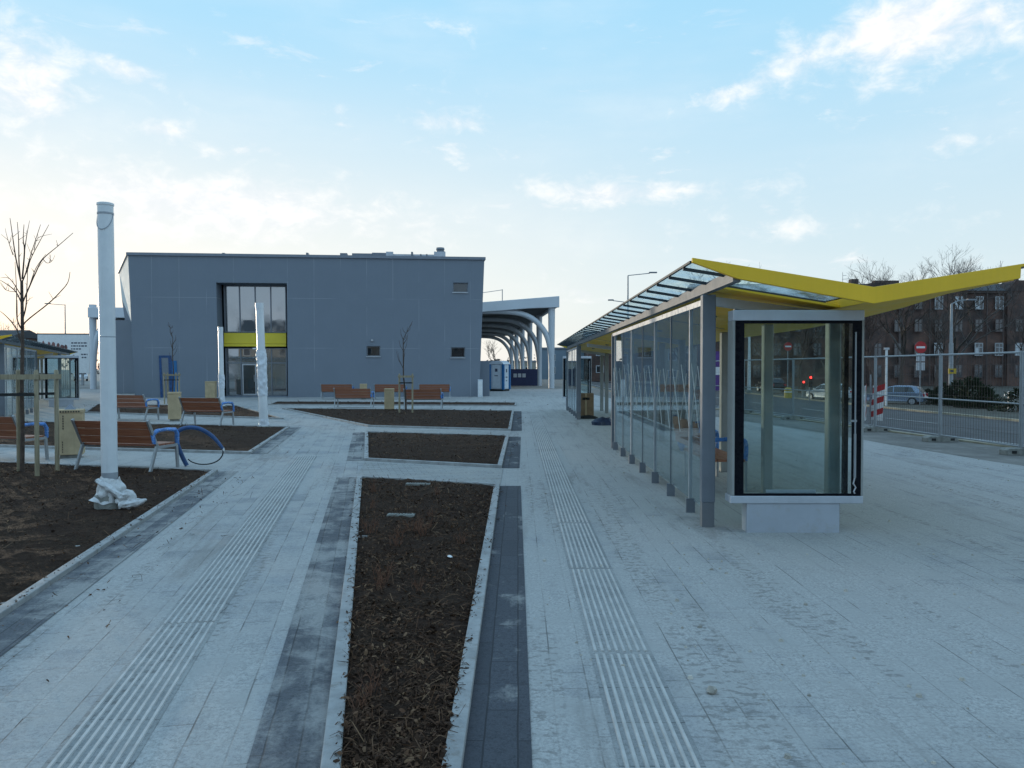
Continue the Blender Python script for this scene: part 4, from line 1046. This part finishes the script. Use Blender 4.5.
# white lamp post beyond the fence with a yellow box
p = G(950.5, 399, -1.04); t = thing('lamp_post', 'white lamp post with a yellow box beyond the fence', 'lamp post', (p.x,p.y,-1.04), 0)
zt2 = 8.5
MB().tube([(0,0,0),(0,0,5.0),(0,0,5.02),(0,0,zt2)], [.20,.19,.14,.10], 12).build('pole', M['zinc'], t, smooth=True)
MB().tube([(0,0,zt2),(.6,0,zt2+.3),(1.8,0,zt2+.4)], .05, 6).build('arm', M['zinc'], t); MB().box(1.4,2.2,-.15,.15,zt2+.32,zt2+.45).build('lamp_head', M['frame'], t)
zz = at(951,371,p.y).z+1.04; MB().box(-.32,.36,-.26,-.16,zz-.24,zz+.22).build('yellow_box', M['amber'], t)
MB().box(-.2,.1,-.27,-.262,zz-.1,zz+.1).build('box_label', M['ink'], t)

# ------------------------------------------------------------------ road signs
def no_entry(label, u, vb, vc, dia_px, zg, plates=0):
    p = G(u, vb, zg); t = thing('no_entry_sign', label, 'road sign', p, 0, 'red no entry signs'); zc = at(u, vc, p.y).z-zg; r = dia_px*p.y/F/2
    MB().tube([(0,0,0),(0,0,zc+r*.8)], .04, 8).build('pole', M['zinc'], t)
    MB().lathe([(r,-.012),(r,.012)],0,0,28).map(lambda q: Vector((q.x,-.06+q.z,q.y+zc))).build('disc', M['red'], t)
    MB().box(-r*.72,r*.72,-.08,-.074,zc-r*.17,zc+r*.17).build('white_bar', M['white'], t)
    for k in range(plates):
        for x in ((-1,1)): MB().box(x*.17-.14,x*.17+.14,-.075,-.055,zc-r-.58-.64*k,zc-r-.02-.64*k).build('plate', M['frame_light'], t)
    return t
no_entry('round red no entry sign above two grey plates, beyond the fence', 919.6, 406.5, 347.3, 11.8, -1.04, 2)
no_entry('red no entry sign seen through the advertising panel glass', 787.5, 398, 346.5, 8.5, -1.04)
p = G(886, 407, -1.04); t = thing('sign_post', 'thin white post beside the parked blue car', 'post', p); MB().tube([(0,0,0),(0,0,at(886,348,p.y).z+1.04)], .09, 8).build('pole', M['white'], t)
MB().box(-.16,.16,-.1,.1,4.05,4.2).build('cap', M['frame_light'], t)
p = G(749, 393, -.6); t = thing('white_mast', 'white mast seen through the left part of the advertising panel', 'mast', p); hm = at(749,335,p.y).z+.6
MB().tube([(0,0,0),(0,0,hm)], [.17,.10], 10).build('pole', M['white'], t, smooth=True); MB().lathe([(.3,0),(.3,.25),(.2,.3)],0,0,12).build('base', M['concrete'], t)
def traffic_light(label, u, vb, vt, Y, zg):
    q = at(u, vt, Y); t = thing('traffic_light', label, 'traffic light', (q.x, Y, zg), 0, 'traffic lights showing red'); h = q.z-zg
    MB().tube([(0,0,0),(0,0,h+.2)], .06, 8).build('pole', M['zinc'], t)
    MB().box(-.16,.16,-.28,-.07,h-.75,h+.22).build('housing', M['black'], t, bevel=.03)
    for k, mm in enumerate(('redlamp','rubber','rubber')):
        z = h+.05-.31*k; MB().lathe([(.105,-.02),(.105,.02)],0,0,16).map(lambda v: Vector((v.x,-.30+v.z,v.y+z))).build('lens', M[mm], t)
    return t
traffic_light('taller of two traffic lights showing red, seen through the panel glass', 809.5, 400, 378.0, 66, -1.0)
traffic_light('lower of two traffic lights showing red, seen through the panel glass', 802.5, 400, 382.5, 72, -1.0)
p = G(788, 398.5, -1.04); t = thing('bollard', 'squat yellow bollard seen through the panel glass', 'bollard', p); r = .17*2
MB().lathe([(r,0),(r,.75),(r*.92,.9),(r*.5,1.0)],0,0,16).build('body', M['amber'], t, smooth=True); MB().lathe([(r*1.02,.55),(r*1.02,.66)],0,0,16).build('band', M['white'], t)

# ------------------------------------------------------------------ construction fence
posts = [Vector((10.02,11.3,0)), G(1021,455), G(940,442), G(875,432), G(793,420), Vector((8.35,28.9,0)), Vector((7.8,32.4,0))]
labs = ['mesh fence panel running out of the right edge of the picture','mesh fence panel in front of the dark shrubs and lamp post','mesh fence panel in front of the parked blue car','mesh fence panel behind the right border of the advertising panel','mesh fence panel seen through the middle of the advertising panel','mesh fence panel seen through the left half of the advertising panel']
blabs = ['fence block','concrete fence foot cut by the right edge of the picture','concrete fence foot under the post right of the blue car','concrete fence foot below the striped barrier boards','concrete fence foot in the middle of the panel glass','concrete fence foot behind the left column','concrete fence foot furthest along the fence']
for i in range(len(posts)-1):
    a, c = posts[i], posts[i+1]; d = c-a; Lf = d.length; an = math.atan2(d.y, d.x)
    t = thing('mesh_fence', labs[i], 'mesh fence', a, an, 'panels of the construction fence')
    f = MB(); e = .035
    for x in (e, Lf-e): f.tube([(x,0,.12),(x,0,2.0)], .021, 8)
    f.tube([(e,0,1.97),(Lf-e,0,1.97)], .021, 8); f.tube([(e,0,.98),(Lf-e,0,.98)], .016, 8); f.tube([(e,0,.16),(Lf-e,0,.16)], .018, 8)
    f.build('frame', M['zinc'], t, smooth=True)
    w = MB(); n = int(Lf/.09)
    for k in range(1, n): x = e + (Lf-2*e)*k/n; w.box(x-.0021,x+.0021,-.0021,.0021,.16,1.97)
    for k in range(1, 8): z = .16 + 1.81*k/8; w.box(e,Lf-e,-.006,-.0025,z-.002,z+.002)
    w.build('wire_mesh', M['frame_dark'], t)
for i in range(1, len(posts)):
    a = posts[i]; t = thing('concrete_block', blabs[i], 'concrete block', (a.x,a.y,.004), R(4), 'concrete feet of the construction fence')
    MB().prism([(-.36,0),(.36,0),(.36,.10),(.31,.135),(-.31,.135),(-.36,.10)], 1, -.12, .12).build('block', M['concrete'], t, bevel=.012)
    for x in (-.22,.22): MB().box(x-.05,x+.05,-.122,-.12,.035,.09).build('slot', M['rubber'], t)
p = G(874.5, 424); t = thing('barrier_boards', 'pair of red and white striped barrier boards at the fence', 'barrier', (at(871.5,400,20.9).x, 20.9, 0), 0)
for k, (x, rz) in enumerate(((-.16, R(62)), (.13, R(-38)))):
    b = MB().box(-.15,.15,-.012,.012,0,.92); o = b.build('board', M['white'], t); o.location = (x, 0, .28); o.rotation_euler = (0, R(4 if k else -3), rz)
    s = MB()
    for q in range(3):
        z = .06 + .32*q; s.add([(-.148,-.014,z),(.148,-.014,z+.14),(.148,-.014,z+.30),(-.148,-.014,z+.16)], [(0,1,2,3)])
    s.build('stripes', M['red'], o)
MB().tube([(0,.06,.0),(0,.06,1.5)], .022, 8).build('post', M['zinc'], t); MB().box(-.30,.30,-.12,.2,0.004,.10).build('foot', M['stone'], t, bevel=.015)

# ------------------------------------------------------------------ cars
def make_car(label, loc, rz, paint):
    t = thing('parked_car', label, 'car', loc, rz)
    def slab(prof, hw, name, m, parent=t, bev=.04):
        n = len(prof); vs = [(x, -w_, z) for (x, z), w_ in zip(prof, hw)] + [(x, w_, z) for (x, z), w_ in zip(prof, hw)]
        return MB().add(vs, [tuple(range(n)), tuple(range(n,2*n))[::-1]] + [(i,(i+1)%n,n+(i+1)%n,n+i) for i in range(n)]).build(name, M[m], parent, bevel=bev)
    body = slab([(-2.0,.30),(-2.05,.62),(-1.95,.92),(-1.2,.96),(.85,.93),(1.75,.80),(2.05,.58),(2.05,.30)], [.80,.84,.82,.84,.84,.80,.74,.78], 'body', paint)
    slab([(-1.92,.93),(-1.55,1.38),(-1.0,1.47),(-.1,1.47),(.35,1.36),(1.0,.93)], [.80,.60,.58,.58,.60,.80], 'cabin', paint)
    for s in (-1,1):
        g = MB().add([(-1.45,s*.785,1.0),(-.05,s*.79,1.0),(-.05,s*.645,1.37),(-1.2,s*.645,1.37)], [(0,1,2,3)]).add([(.02,s*.79,1.0),(.75,s*.79,.98),(.28,s*.65,1.34),(.02,s*.645,1.37)], [(0,1,2,3)])
        g.build('side_window', M['car_glass'], t)
        MB().box(.55,.75,min(s*.84,s*1.0),max(s*.84,s*1.0),.96,1.08).build('mirror', M[paint], t, bevel=.02)
        MB().box(1.85,2.04,min(s*.48,s*.74),max(s*.48,s*.74),.60,.74).build('headlight', M['plastic_white'], t, bevel=.02)
        MB().box(-2.075,-1.95,min(s*.55,s*.8),max(s*.55,s*.8),.68,.90).build('tail_light', M['red'], t, bevel=.02)
    MB().add([(1.02,-.70,.955),(1.02,.70,.955),(.40,.56,1.365),(.40,-.56,1.365)], [(0,1,2,3)]).build('windscreen', M['car_glass'], t)
    MB().add([(-1.945,-.66,.99),(-1.945,.66,.99),(-1.60,.56,1.365),(-1.60,-.56,1.365)], [(0,1,2,3)]).build('rear_window', M['car_glass'], t)
    for x in (-1.28, 1.30):
        for s in (-1,1):
            w = MB().lathe([(.31,-.10),(.32,0),(.31,.10)],0,0,20).map(lambda v: Vector((x+v.x, s*.74+v.z, .32+v.y))).build('wheel', M['rubber'], t, smooth=True)
            MB().lathe([(.20,-.105),(.21,0),(.20,.105)],0,0,14).map(lambda v: Vector((x+v.x, s*.745+v.z, .32+v.y))).build('rim', M['zinc'], w)
    return t
p = G(897, 405.5, -1.04); make_car('silver blue hatchback parked beyond the fence below the no entry sign', (p.x+.25, p.y+.8, -1.04), R(143), 'car_blue')
p = G(858, 403.5, -1.04); make_car('pale car half hidden behind the right border of the panel', (p.x-.3, p.y+5, -1.04), R(105), 'car_white')
p = G(83, 381); make_car('small white car parked under the left billboard', (p.x-.3, p.y, 0), R(-60), 'car_white')
p = G(808, 392, -.8); make_car('dark car driving away, seen low in the panel glass', (p.x-4, p.y, -.8), R(97), 'car_dark')

# ------------------------------------------------------------------ shrubs beyond the fence
sh = [(928,404,2.2,1.5,'low dark conifer left of the white lamp post'),(943,406,2.0,2.2,'dark conifer right behind the base of the white lamp post'),(957,407,2.6,2.4,'bushy dark conifer right of the white lamp post'),
      (972,409,2.6,2.8,'tallest dark conifer of the clump beyond the fence'),(985,410,2.3,2.1,'dark conifer at the right side of the clump beyond the fence'),(1018,413,2.6,1.9,'dark conifer at the right edge of the picture'),(1032,414,2.6,2.2,'dark conifer mostly past the right edge')]
for i,(u,v,w,h,l) in enumerate(sh[:6]): shrub(l, G(u,v,-1.04), w, h*.72, seed=20+i, group='dark conifers beyond the fence')
p = G(1010, 412, -1.04); t = thing('white_marker_post', 'short white marker post left of the rightmost conifer', 'post', p); MB().box(-.12,.12,-.1,.1,0,1.3).build('body', M['white'], t, bevel=.03); MB().box(-.35,.5,-.05,.05,1.0,1.12).build('arm', M['white'], t)

# ------------------------------------------------------------------ brick tenement across the road
Yb = 119.0; zg = -1.04
xl, xr = at(700,365,Yb).x, at(1050,365,Yb).x; ztop = at(1000,291,Yb).z
t = thing('brick_tenement', 'long dark brick tenement with white windows across the road', 'building', (xl, Yb, zg), 0); Wb = xr-xl; Hb = ztop-zg
MB().box(0,Wb,0,12,0,Hb).build('wall', M['brick'], t)
rf = MB().add([(-.4,-.5,Hb),(Wb+.4,-.5,Hb),(Wb+.4,12.5,Hb),(-.4,12.5,Hb),(-.4,5.5,Hb+1.7),(Wb+.4,5.5,Hb+1.7)], [(0,1,5,4),(2,3,4,5),(1,2,5),(3,0,4),(3,2,1,0)]).build('roof', M['slate'], t)
MB().box(-.2,Wb+.2,-.35,0,Hb-.35,Hb-.003).build('cornice', M['chimney'], t)
for (ua,ub,yt) in ((936,966,287.5),(1006,1034,286.5),(868,884,289)):
    xa_, xb_ = at(ua,300,Yb).x-xl, at(ub,300,Yb).x-xl; zt_g = at(ua,yt,Yb).z-zg
    MB().prism([(xa_,0),(xb_,0),(xb_,Hb+.15),((xa_+xb_)/2+.9,zt_g+.9),((xa_+xb_)/2-.9,zt_g+.9),(xa_,Hb+.15)], 1, -.42, 3.0).build('gable_bay', M['brick'], t)
for (u,w_) in ((899,.3),(929,.12),(986,.12),(1002,.12)):
    x = at(u,300,Yb).x-xl; MB().box(x-w_/2,x+w_/2,-.36,-.22,.2,Hb-.4).build('downpipe', M['frame_dark'], t)
for u in (853,876,886,893,1012):
    x = at(u,285,Yb+5).x-xl; z1 = at(u,281 if u > 860 else 279.5,Yb+5).z-zg
    if u == 1012: z1 = Hb+2.9
    c_ = MB().box(x-.55,x+.55,4.2,5.4,Hb+.6,z1).build('chimney', M['chimney'], rf)
rows = [at(0,303.8,Yb).z-zg, at(0,326,Yb).z-zg, at(0,349.6,Yb).z-zg, at(0,371,Yb).z-zg]
u = 756; k = 0
cols = []
while u < 1045: cols.append(u); u += 20.1
for ci, u in enumerate(cols):
    x = at(u,340,Yb).x-xl
    for ri, z in enumerate(rows):
        if (ci*7+ri*5) % 11 == 3: continue
        white = (ri in (0,2)) and u > 926; w2, h2 = .62, .98
        f = MB(); 
        for (a0,a1,b0,b1) in ((-w2,-w2+.12,-h2,h2),(w2-.12,w2,-h2,h2),(-w2+.12,w2-.12,-h2,-h2+.12),(-w2+.12,w2-.12,h2-.12,h2),(-.06,.06,-h2+.12,h2-.12),(-w2+.12,-.06,.25,.36),(.06,w2-.12,.25,.36)):
            f.box(x+a0,x+a1,-.10-.4,-.02-.4,z+b0,z+b1)
        w = f.build('window', M['window_dull' if white else 'frame_dark'], t)
        MB().box(x-w2+.05,x+w2-.05,-.06,-.004,z-h2+.05,z+h2-.05).map(lambda q: q-Vector((0,.4,0))).build('pane', M['pane'], w)
        if white and (ci % 3): MB().box(x-w2+.13,x-.07 if ci%2 else x+w2-.13,-.475,-.462,z-h2+.14,z+random.choice((.2,.7,-.3,.85))).build('curtain', M['window_white'], w)
b = MB(); xa = at(844,275,Yb+4).x-xl; b.tube([(xa,4.5,Hb+.8),(xa,4.5,Hb+3.4)], .04, 5); b.tube([(xa-.1,4.5,Hb+2.3),(xa+1.1,4.5,Hb+2.4)], .03, 5); b.tube([(xa,4.5,Hb+2.9),(xa+.6,4.5,Hb+2.9)], .03, 5)
b.build('aerial', M['zinc'], rf)

# ------------------------------------------------------------------ bare trees
def bare_tree(label, p, Hh, spread, seed, m='twig', depth=6, name='bare_tree', r0=None):
    rnd = random.Random(seed); t = thing(name, label, 'tree', p, 0, 'bare street trees in the distance'); tr = MB(); cr = MB(); r0 = r0 or Hh*.016
    def grow(q, d, L, r, k):
        n = 3; P = [q]; dd = d.copy()
        for i in range(n):
            dd = (dd + Vector((rnd.gauss(0,.16), rnd.gauss(0,.16), rnd.gauss(.05,.10)))).normalized(); P.append(P[-1] + dd*L/n)
        (tr if k == 0 else cr).tube(P, [r, r*.88, r*.76, r*.64], 7 if k == 0 else (5 if k < 3 else 3), cap=False)
        if k >= depth: return
        nc = 3 if k in (0,1,2) else rnd.choice((2,3))
        for i in range(nc):
            a = rnd.uniform(0,6.28); tilt = rnd.uniform(.25,.75)*spread
            ax = Vector((math.cos(a), math.sin(a), 0)); nd = (dd + ax*tilt + Vector((0,0,.12))).normalized()
            grow(P[-1] if i or rnd.random() < .7 else P[2], nd, L*rnd.uniform(.66,.86), r*.62, k+1)
    grow(Vector((0,0,-.05)), Vector((0,0,1)), Hh*.26, r0, 0)
    tr.build('trunk', M['bark'], t, smooth=True); cr.build('crown', M[m], t); return t
def tree_at(label, u, vtop, Y, seed, spread=1.0, m='twig', depth=6):
    q = at(u, vtop, Y); zg = ZT(q.x - XK(Y)); return bare_tree(label, (q.x, Y, zg), (q.z-zg)*1.28, spread, seed, m, depth)
tree_at('bare tree rising above the yellow roof, left one of the right-hand pair', 903, 279, 92, 4, 1.5, 'twig', 7)
tree_at('tallest bare tree rising above the yellow roof at the right', 957, 275, 90, 9, 1.5, 'twig', 7)
tree_at('bare tree whose topmost twigs show over the near end of the shelter roof', 728, 282, 88, 15, 1.3)
tree_at('reddish bare tree behind the no entry sign in the panel glass', 800, 305, 84, 21, 1.2, 'twig_red', 6)
tree_at('broad bare tree hiding the brick wall right of the panel', 878, 312, 78, 61, 1.25, 'twig_red', 7)
tree_at('dense bare tree behind the white mast in the panel glass', 765, 318, 82, 67, 1.25, 'twig_red', 7)
tree_at('bare tree seen between the two columns in the panel glass', 832, 312, 86, 71, 1.25, 'twig', 7)
tree_at('bare tree in front of the brick windows, left of the lamp post', 935, 318, 84, 31, 1.1)
tree_at('bare tree behind the fence at the right edge', 1030, 318, 80, 37, 1.1)
for i,(u,vt,Y,l) in enumerate(((497,343,150,'far bare tree left under the arched canopy'),(515,346,165,'far bare tree in the middle under the arched canopy'),(585,340,140,'far bare tree behind the far end of the shelter'),(690,322,95,'bare tree behind the shelter glass wall'),(8,330,130,'far bare tree above the roofs at the left edge'),(75,330,150,'far bare tree behind the billboard'))):
    tree_at(l, u, vt, Y, 50+i, 1.1, 'twig', 5)

# ------------------------------------------------------------------ far things: billboard, houses, shed, thicket
p = at(64, 372, 78); t = thing('billboard', 'wide white billboard with a picture and lines of text at the left', 'billboard', (p.x,78,0), R(6))
wB = 4.9/2; z0, z1 = at(64,373,78).z, at(64,334.5,78).z
MB().box(-wB,wB,-.08,.08,z0,z1).build('board', M['white'], t)
MB().box(-wB-.06,wB+.06,-.1,.1,z1,z1+.10).build('frame', M['brick'], t)
for x in (-1.7,1.7): MB().box(x-.1,x+.1,.09,.29,0,z1).build('post', M['zinc'], t)
b = MB(); rnd = random.Random(2)
for (x,z,w,h) in ((-1.9,2.95,.25,.6),(-1.35,2.9,.3,.5),(-.95,2.75,.35,.7),(-.5,2.7,.35,.6),(-.1,2.6,.45,.5),(.25,2.55,.35,.65),(-.7,2.35,.9,.25),(.35,2.0,.4,.35),(.95,1.6,.35,.5),(1.15,1.2,.3,.5),(.75,1.35,.25,.25)):
    b.prism([(x+ w*.5*math.cos(a)*rnd.uniform(.75,1.1), z+1.25+h*.5*math.sin(a)*rnd.uniform(.75,1.1)) for a in [k*.698 for k in range(9)]], 1, -.09, -.081)
b.build('picture', M['picture'], t)
b = MB()
for k,(z,a,c) in enumerate(((3.05,.75,2.3),(2.75,.75,2.25),(2.45,.75,1.7),(1.9,1.7,2.3),(1.6,1.75,2.25))):
    x = a
    while x < c: w = rnd.uniform(.12,.3); b.box(x,min(x+w,c),-.088,-.081,z+1.15,z+1.28); x += w+.07
b.build('text_lines', M['ink'], t)
def house(label, u0, u1, vt, Y, m, roof=True, d=8):
    a = at(u0,vt,Y); c = at(u1,vt,Y); zg = ZT(a.x-XK(Y)) ; t = thing('house', label, 'building', (a.x,Y,zg), 0); w = c.x-a.x; h = a.z-zg
    MB().box(0,w,0,d,0,h).build('wall', M[m], t)
    if roof: MB().add([(-.3,-.3,h),(w+.3,-.3,h),(w+.3,d+.3,h),(-.3,d+.3,h),(-.3,d/2,h+w*.10+.6),(w+.3,d/2,h+w*.10+.6)], [(0,1,5,4),(2,3,4,5),(1,2,5),(3,0,4),(3,2,1,0)]).build('roof', M['slate'], t)
    else: MB().box(-.15,w+.15,-.15,d+.15,h,h+.25).build('roof_edge', M['coping'], t)
    n = max(2, int(w/3))
    for k in range(n):
        x = w*(k+.5)/n
        for z in ([h*.3,h*.72] if h > 4.5 else [h*.5]):
            f = MB().box(x-.6,x+.6,-.06,-.003,z-.55,z+.55).build('window', M['window_white'], t); MB().box(x-.5,x+.5,-.07,-.061,z-.46,z+.46).build('pane', M['pane'], f)
    return t
house('low house with dark roof at the far left edge', -30, 9, 337, 105, 'brick')
house('flat grey house left of the billboard', 12, 33, 339, 112, 'shed', False)
house('pale blue shed behind the arched columns', 541, 585, 349, 125, 'shed', False, 12)
house('dark brick block behind the far end of the right shelter', 588, 660, 341, 118, 'brick', True, 10)
house('beige house seen through the shelter glass', 664, 697, 345, 112, 'beige', True, 9)
house('long low building beyond the arched canopy', 470, 536, 362, 170, 'beige', False, 10)
def reflection_house(label, x, Y, wd, h, m):  # unseen blocks added behind the viewer so the glass has something to reflect
    t = thing('house', label, 'building', (x,Y,0), R(180)); d = 10
    MB().box(0,wd,0,d,0,h).build('wall', M[m], t)
    MB().add([(-.3,-.3,h),(wd+.3,-.3,h),(wd+.3,d+.3,h),(-.3,d+.3,h),(-.3,d/2,h+2.5),(wd+.3,d/2,h+2.5)], [(0,1,5,4),(2,3,4,5),(1,2,5),(3,0,4),(3,2,1,0)]).build('roof', M['slate'], t)
    for kk in range(int(wd/3)):
        for z in [1.7+3*q for q in range(int(h/3))]:
            xx = 1.6+3*kk; f = MB().box(xx-.6,xx+.6,-.06,-.003,z-.75,z+.75).build('window', M['window_white'], t); MB().box(xx-.5,xx+.5,-.07,-.061,z-.65,z+.65).build('pane', M['pane'], f)
reflection_house('brown tenement added behind the viewer for the panes to mirror', 30, -42, 26, 9.5, 'brick')
reflection_house('beige block added behind the viewer for the upper window to mirror', 0, -48, 30, 8, 'beige')
reflection_house('low brick block added behind the viewer to the left for reflections', -36, -45, 28, 7, 'brick')
b = MB(); rnd = random.Random(77)
for _ in range(9000):
    x = rnd.uniform(-330,330); Y = 235 + rnd.uniform(0,25); hh = 5.0 + 2.6*noise.noise(Vector((x*.035,0,0))) + 1.5*noise.noise(Vector((x*.2,3,0)))
    z = rnd.uniform(-1.2, max(1,hh)); s_ = rnd.uniform(.4,1.3)
    a = rnd.uniform(0,3.14); d = Vector((math.cos(a),rnd.uniform(-.3,.3),math.sin(a)))*s_
    b.add([(x,Y,z),(x+d.x,Y+d.y,z+abs(d.z)),(x+rnd.uniform(-.5,.5),Y,z+s_*.7)], [(0,1,2)])
tag(b.build('thicket', M['far']), 'distant bare thicket along the horizon', 'thicket', kind='stuff')

# poster pillar seen between post and panel
p = at(718, 400, 40); t = thing('poster_stand', 'purple poster stand seen between the front post and the panel', 'poster', (p.x, 40, -.35), 0)
MB().box(-.5,.5,-.05,.05,.9,2.9).build('poster', M['purple'], t); MB().box(-.5,.5,-.055,-.05,1.7,2.1).build('white_text_band', M['white'], t)
for x in (-.5,.5): MB().box(x-.05,x+.05,-.04,.04,0,3.0).build('post', M['frame'], t)

# ------------------------------------------------------------------ sky, sun, exposure
SUN_EL, SUN_AZ = R(2.6), R(-41)            # azimuth measured from +Y towards +X
w = bpy.data.worlds.new('World'); scene.world = w; w.use_nodes = True; nt = w.node_tree; nt.nodes.clear(); k = N(nt)
out = k.n('ShaderNodeOutputWorld'); bg = k.n('ShaderNodeBackground'); nt.links.new(bg.outputs[0], out.inputs[0])
sky = k.n('ShaderNodeTexSky', sky_type='NISHITA'); sky.sun_disc = False; sky.sun_elevation = SUN_EL; sky.sun_rotation = SUN_AZ
sky.air_density = 1.0; sky.dust_density = .6; sky.ozone_density = 1.6
SKY_STRENGTH, EXPO = .12, 1.0
gen = k.n('ShaderNodeTexCoord').outputs['Generated']; x, y, z = k.sep(gen)
az = k.math('ARCTAN2', x, y); el = k.math('ARCSINE', z)
P1 = k.xyz(k.math('MULTIPLY', az, 7.0), k.math('MULTIPLY', el, 12.5), 4.2)
nz = k.noise(P1, 1.0, 9, .60, .25); nf = k.noise(k.xyz(k.math('MULTIPLY', az, 24.0), k.math('MULTIPLY', el, 40.0), 1.7), 1.0, 8, .62, .3)
def blob(u, v, su, sv, amp, tilt=0):
    a0 = math.atan((u-518)/F); e0 = math.atan((HOR-v)/F*math.cos(a0)); sa = su/F; se = sv/F
    da = k.math('SUBTRACT', az, a0); de = k.math('SUBTRACT', el, e0)
    if tilt: de = k.math('SUBTRACT', de, k.math('MULTIPLY', da, tilt))
    q = k.math('ADD', k.math('POWER', k.math('ABSOLUTE', k.math('DIVIDE', da, sa)), 2.0), k.math('POWER', k.math('ABSOLUTE', k.math('DIVIDE', de, se)), 2.0))
    return k.math('MULTIPLY', k.math('EXPONENT', k.math('MULTIPLY', q, -1.0)), amp)
blobs = [(950,20,95,42,.46,.0),(880,42,40,26,.34,.0),(790,66,40,20,.36,.2),(725,96,36,13,.34,.2),(28,85,42,40,.50,0),(128,72,45,13,.36,-.2),(455,125,48,13,.40,0),(162,130,26,9,.36,0),(215,150,22,8,.25,0),(340,112,22,9,.25,0),
         (190,190,190,26,.36,0),(330,225,260,26,.25,0),(590,195,75,16,.34,0),(690,190,90,9,.25,0),(955,143,40,8,.30,0),(770,232,110,14,.20,0),(60,235,140,30,.25,0),(440,30,35,9,.2,0)]
acc = None
for bb in blobs:
    q = blob(*bb); acc = q if acc is None else k.math('ADD', acc, q)
dens = k.math('ADD', k.math('ADD', k.math('MULTIPLY', nz, .50), k.math('MULTIPLY', nf, .75)), k.math('MULTIPLY', acc, .85))
puff = k.noise(k.xyz(k.math('MULTIPLY', az, 9.0), k.math('MULTIPLY', el, 26.0), 9.3), 1.0, 9, .62, .35)
puff = k.math('MULTIPLY', k.smooth(puff, .57, .74), k.math('MULTIPLY', k.smooth(el, .50, .30), .75))
cl = k.math('MAXIMUM', k.smooth(dens, .70, 1.18), puff)
veil = k.math('MULTIPLY', k.smooth(k.noise(k.xyz(k.math('MULTIPLY', az, 2.0), k.math('MULTIPLY', el, 9.0)), 1.0, 6, .55), .42, .75), .25)
cl = k.math('MAXIMUM', cl, veil)
S_ = SKY_STRENGTH * 2**EXPO
def lin(c): return rgb([q/S_ for q in c])
# thin high haze: pale towards the horizon, bluer overhead, a touch warm on the sun's side
up = k.smooth(el, .02, .50); zen = k.smooth(el, .40, 1.3)
warm = k.smooth(k.math('COSINE', k.math('SUBTRACT', az, SUN_AZ)), .45, 1.0)
haze = k.mix(up, lin((.80,.92,.97)), lin((.43,.81,1.08)))
back = k.smooth(k.math('COSINE', az), .35, -.5)
haze = k.mix(k.math('MULTIPLY', back, k.smooth(el, .6, .1)), haze, lin((.60,.84,1.10)))
haze = k.mix(zen, haze, lin((.47,.78,1.18)))
haze = k.mix(k.math('MULTIPLY', warm, k.smooth(el, .42, .0)), haze, lin((1.06,1.04,.99)))
skyc = k.mix(.88, sky.outputs[0], haze)
ccol = k.mix(k.smooth(nf, .35, .65), lin((.92,.95,1.0)), lin((1.12,1.10,1.07)))
c = k.mix(k.math('MULTIPLY', cl, .92), skyc, ccol)
k.set(bg.inputs[0], c); bg.inputs[1].default_value = SKY_STRENGTH
sd = bpy.data.lights.new('sun', 'SUN'); sd.energy = .75; sd.angle = R(1.5); sd.color = (1.0, .86, .66)
so = bpy.data.objects.new('sun', sd); C.objects.link(so)
sdir = Vector((math.sin(SUN_AZ)*math.cos(SUN_EL), math.cos(SUN_AZ)*math.cos(SUN_EL), math.sin(SUN_EL)))
so.rotation_euler = sdir.to_track_quat('Z', 'Y').to_euler()
scene.view_settings.view_transform = 'Standard'; scene.view_settings.look = 'None'; scene.view_settings.exposure = EXPO; scene.view_settings.gamma = 1
scene.view_settings.use_curve_mapping = False
scene.render.engine = 'CYCLES'
scene.cycles.max_bounces = 10; scene.cycles.transparent_max_bounces = 32; scene.cycles.use_denoising = True
scene.cycles.caustics_reflective = False; scene.cycles.caustics_refractive = False
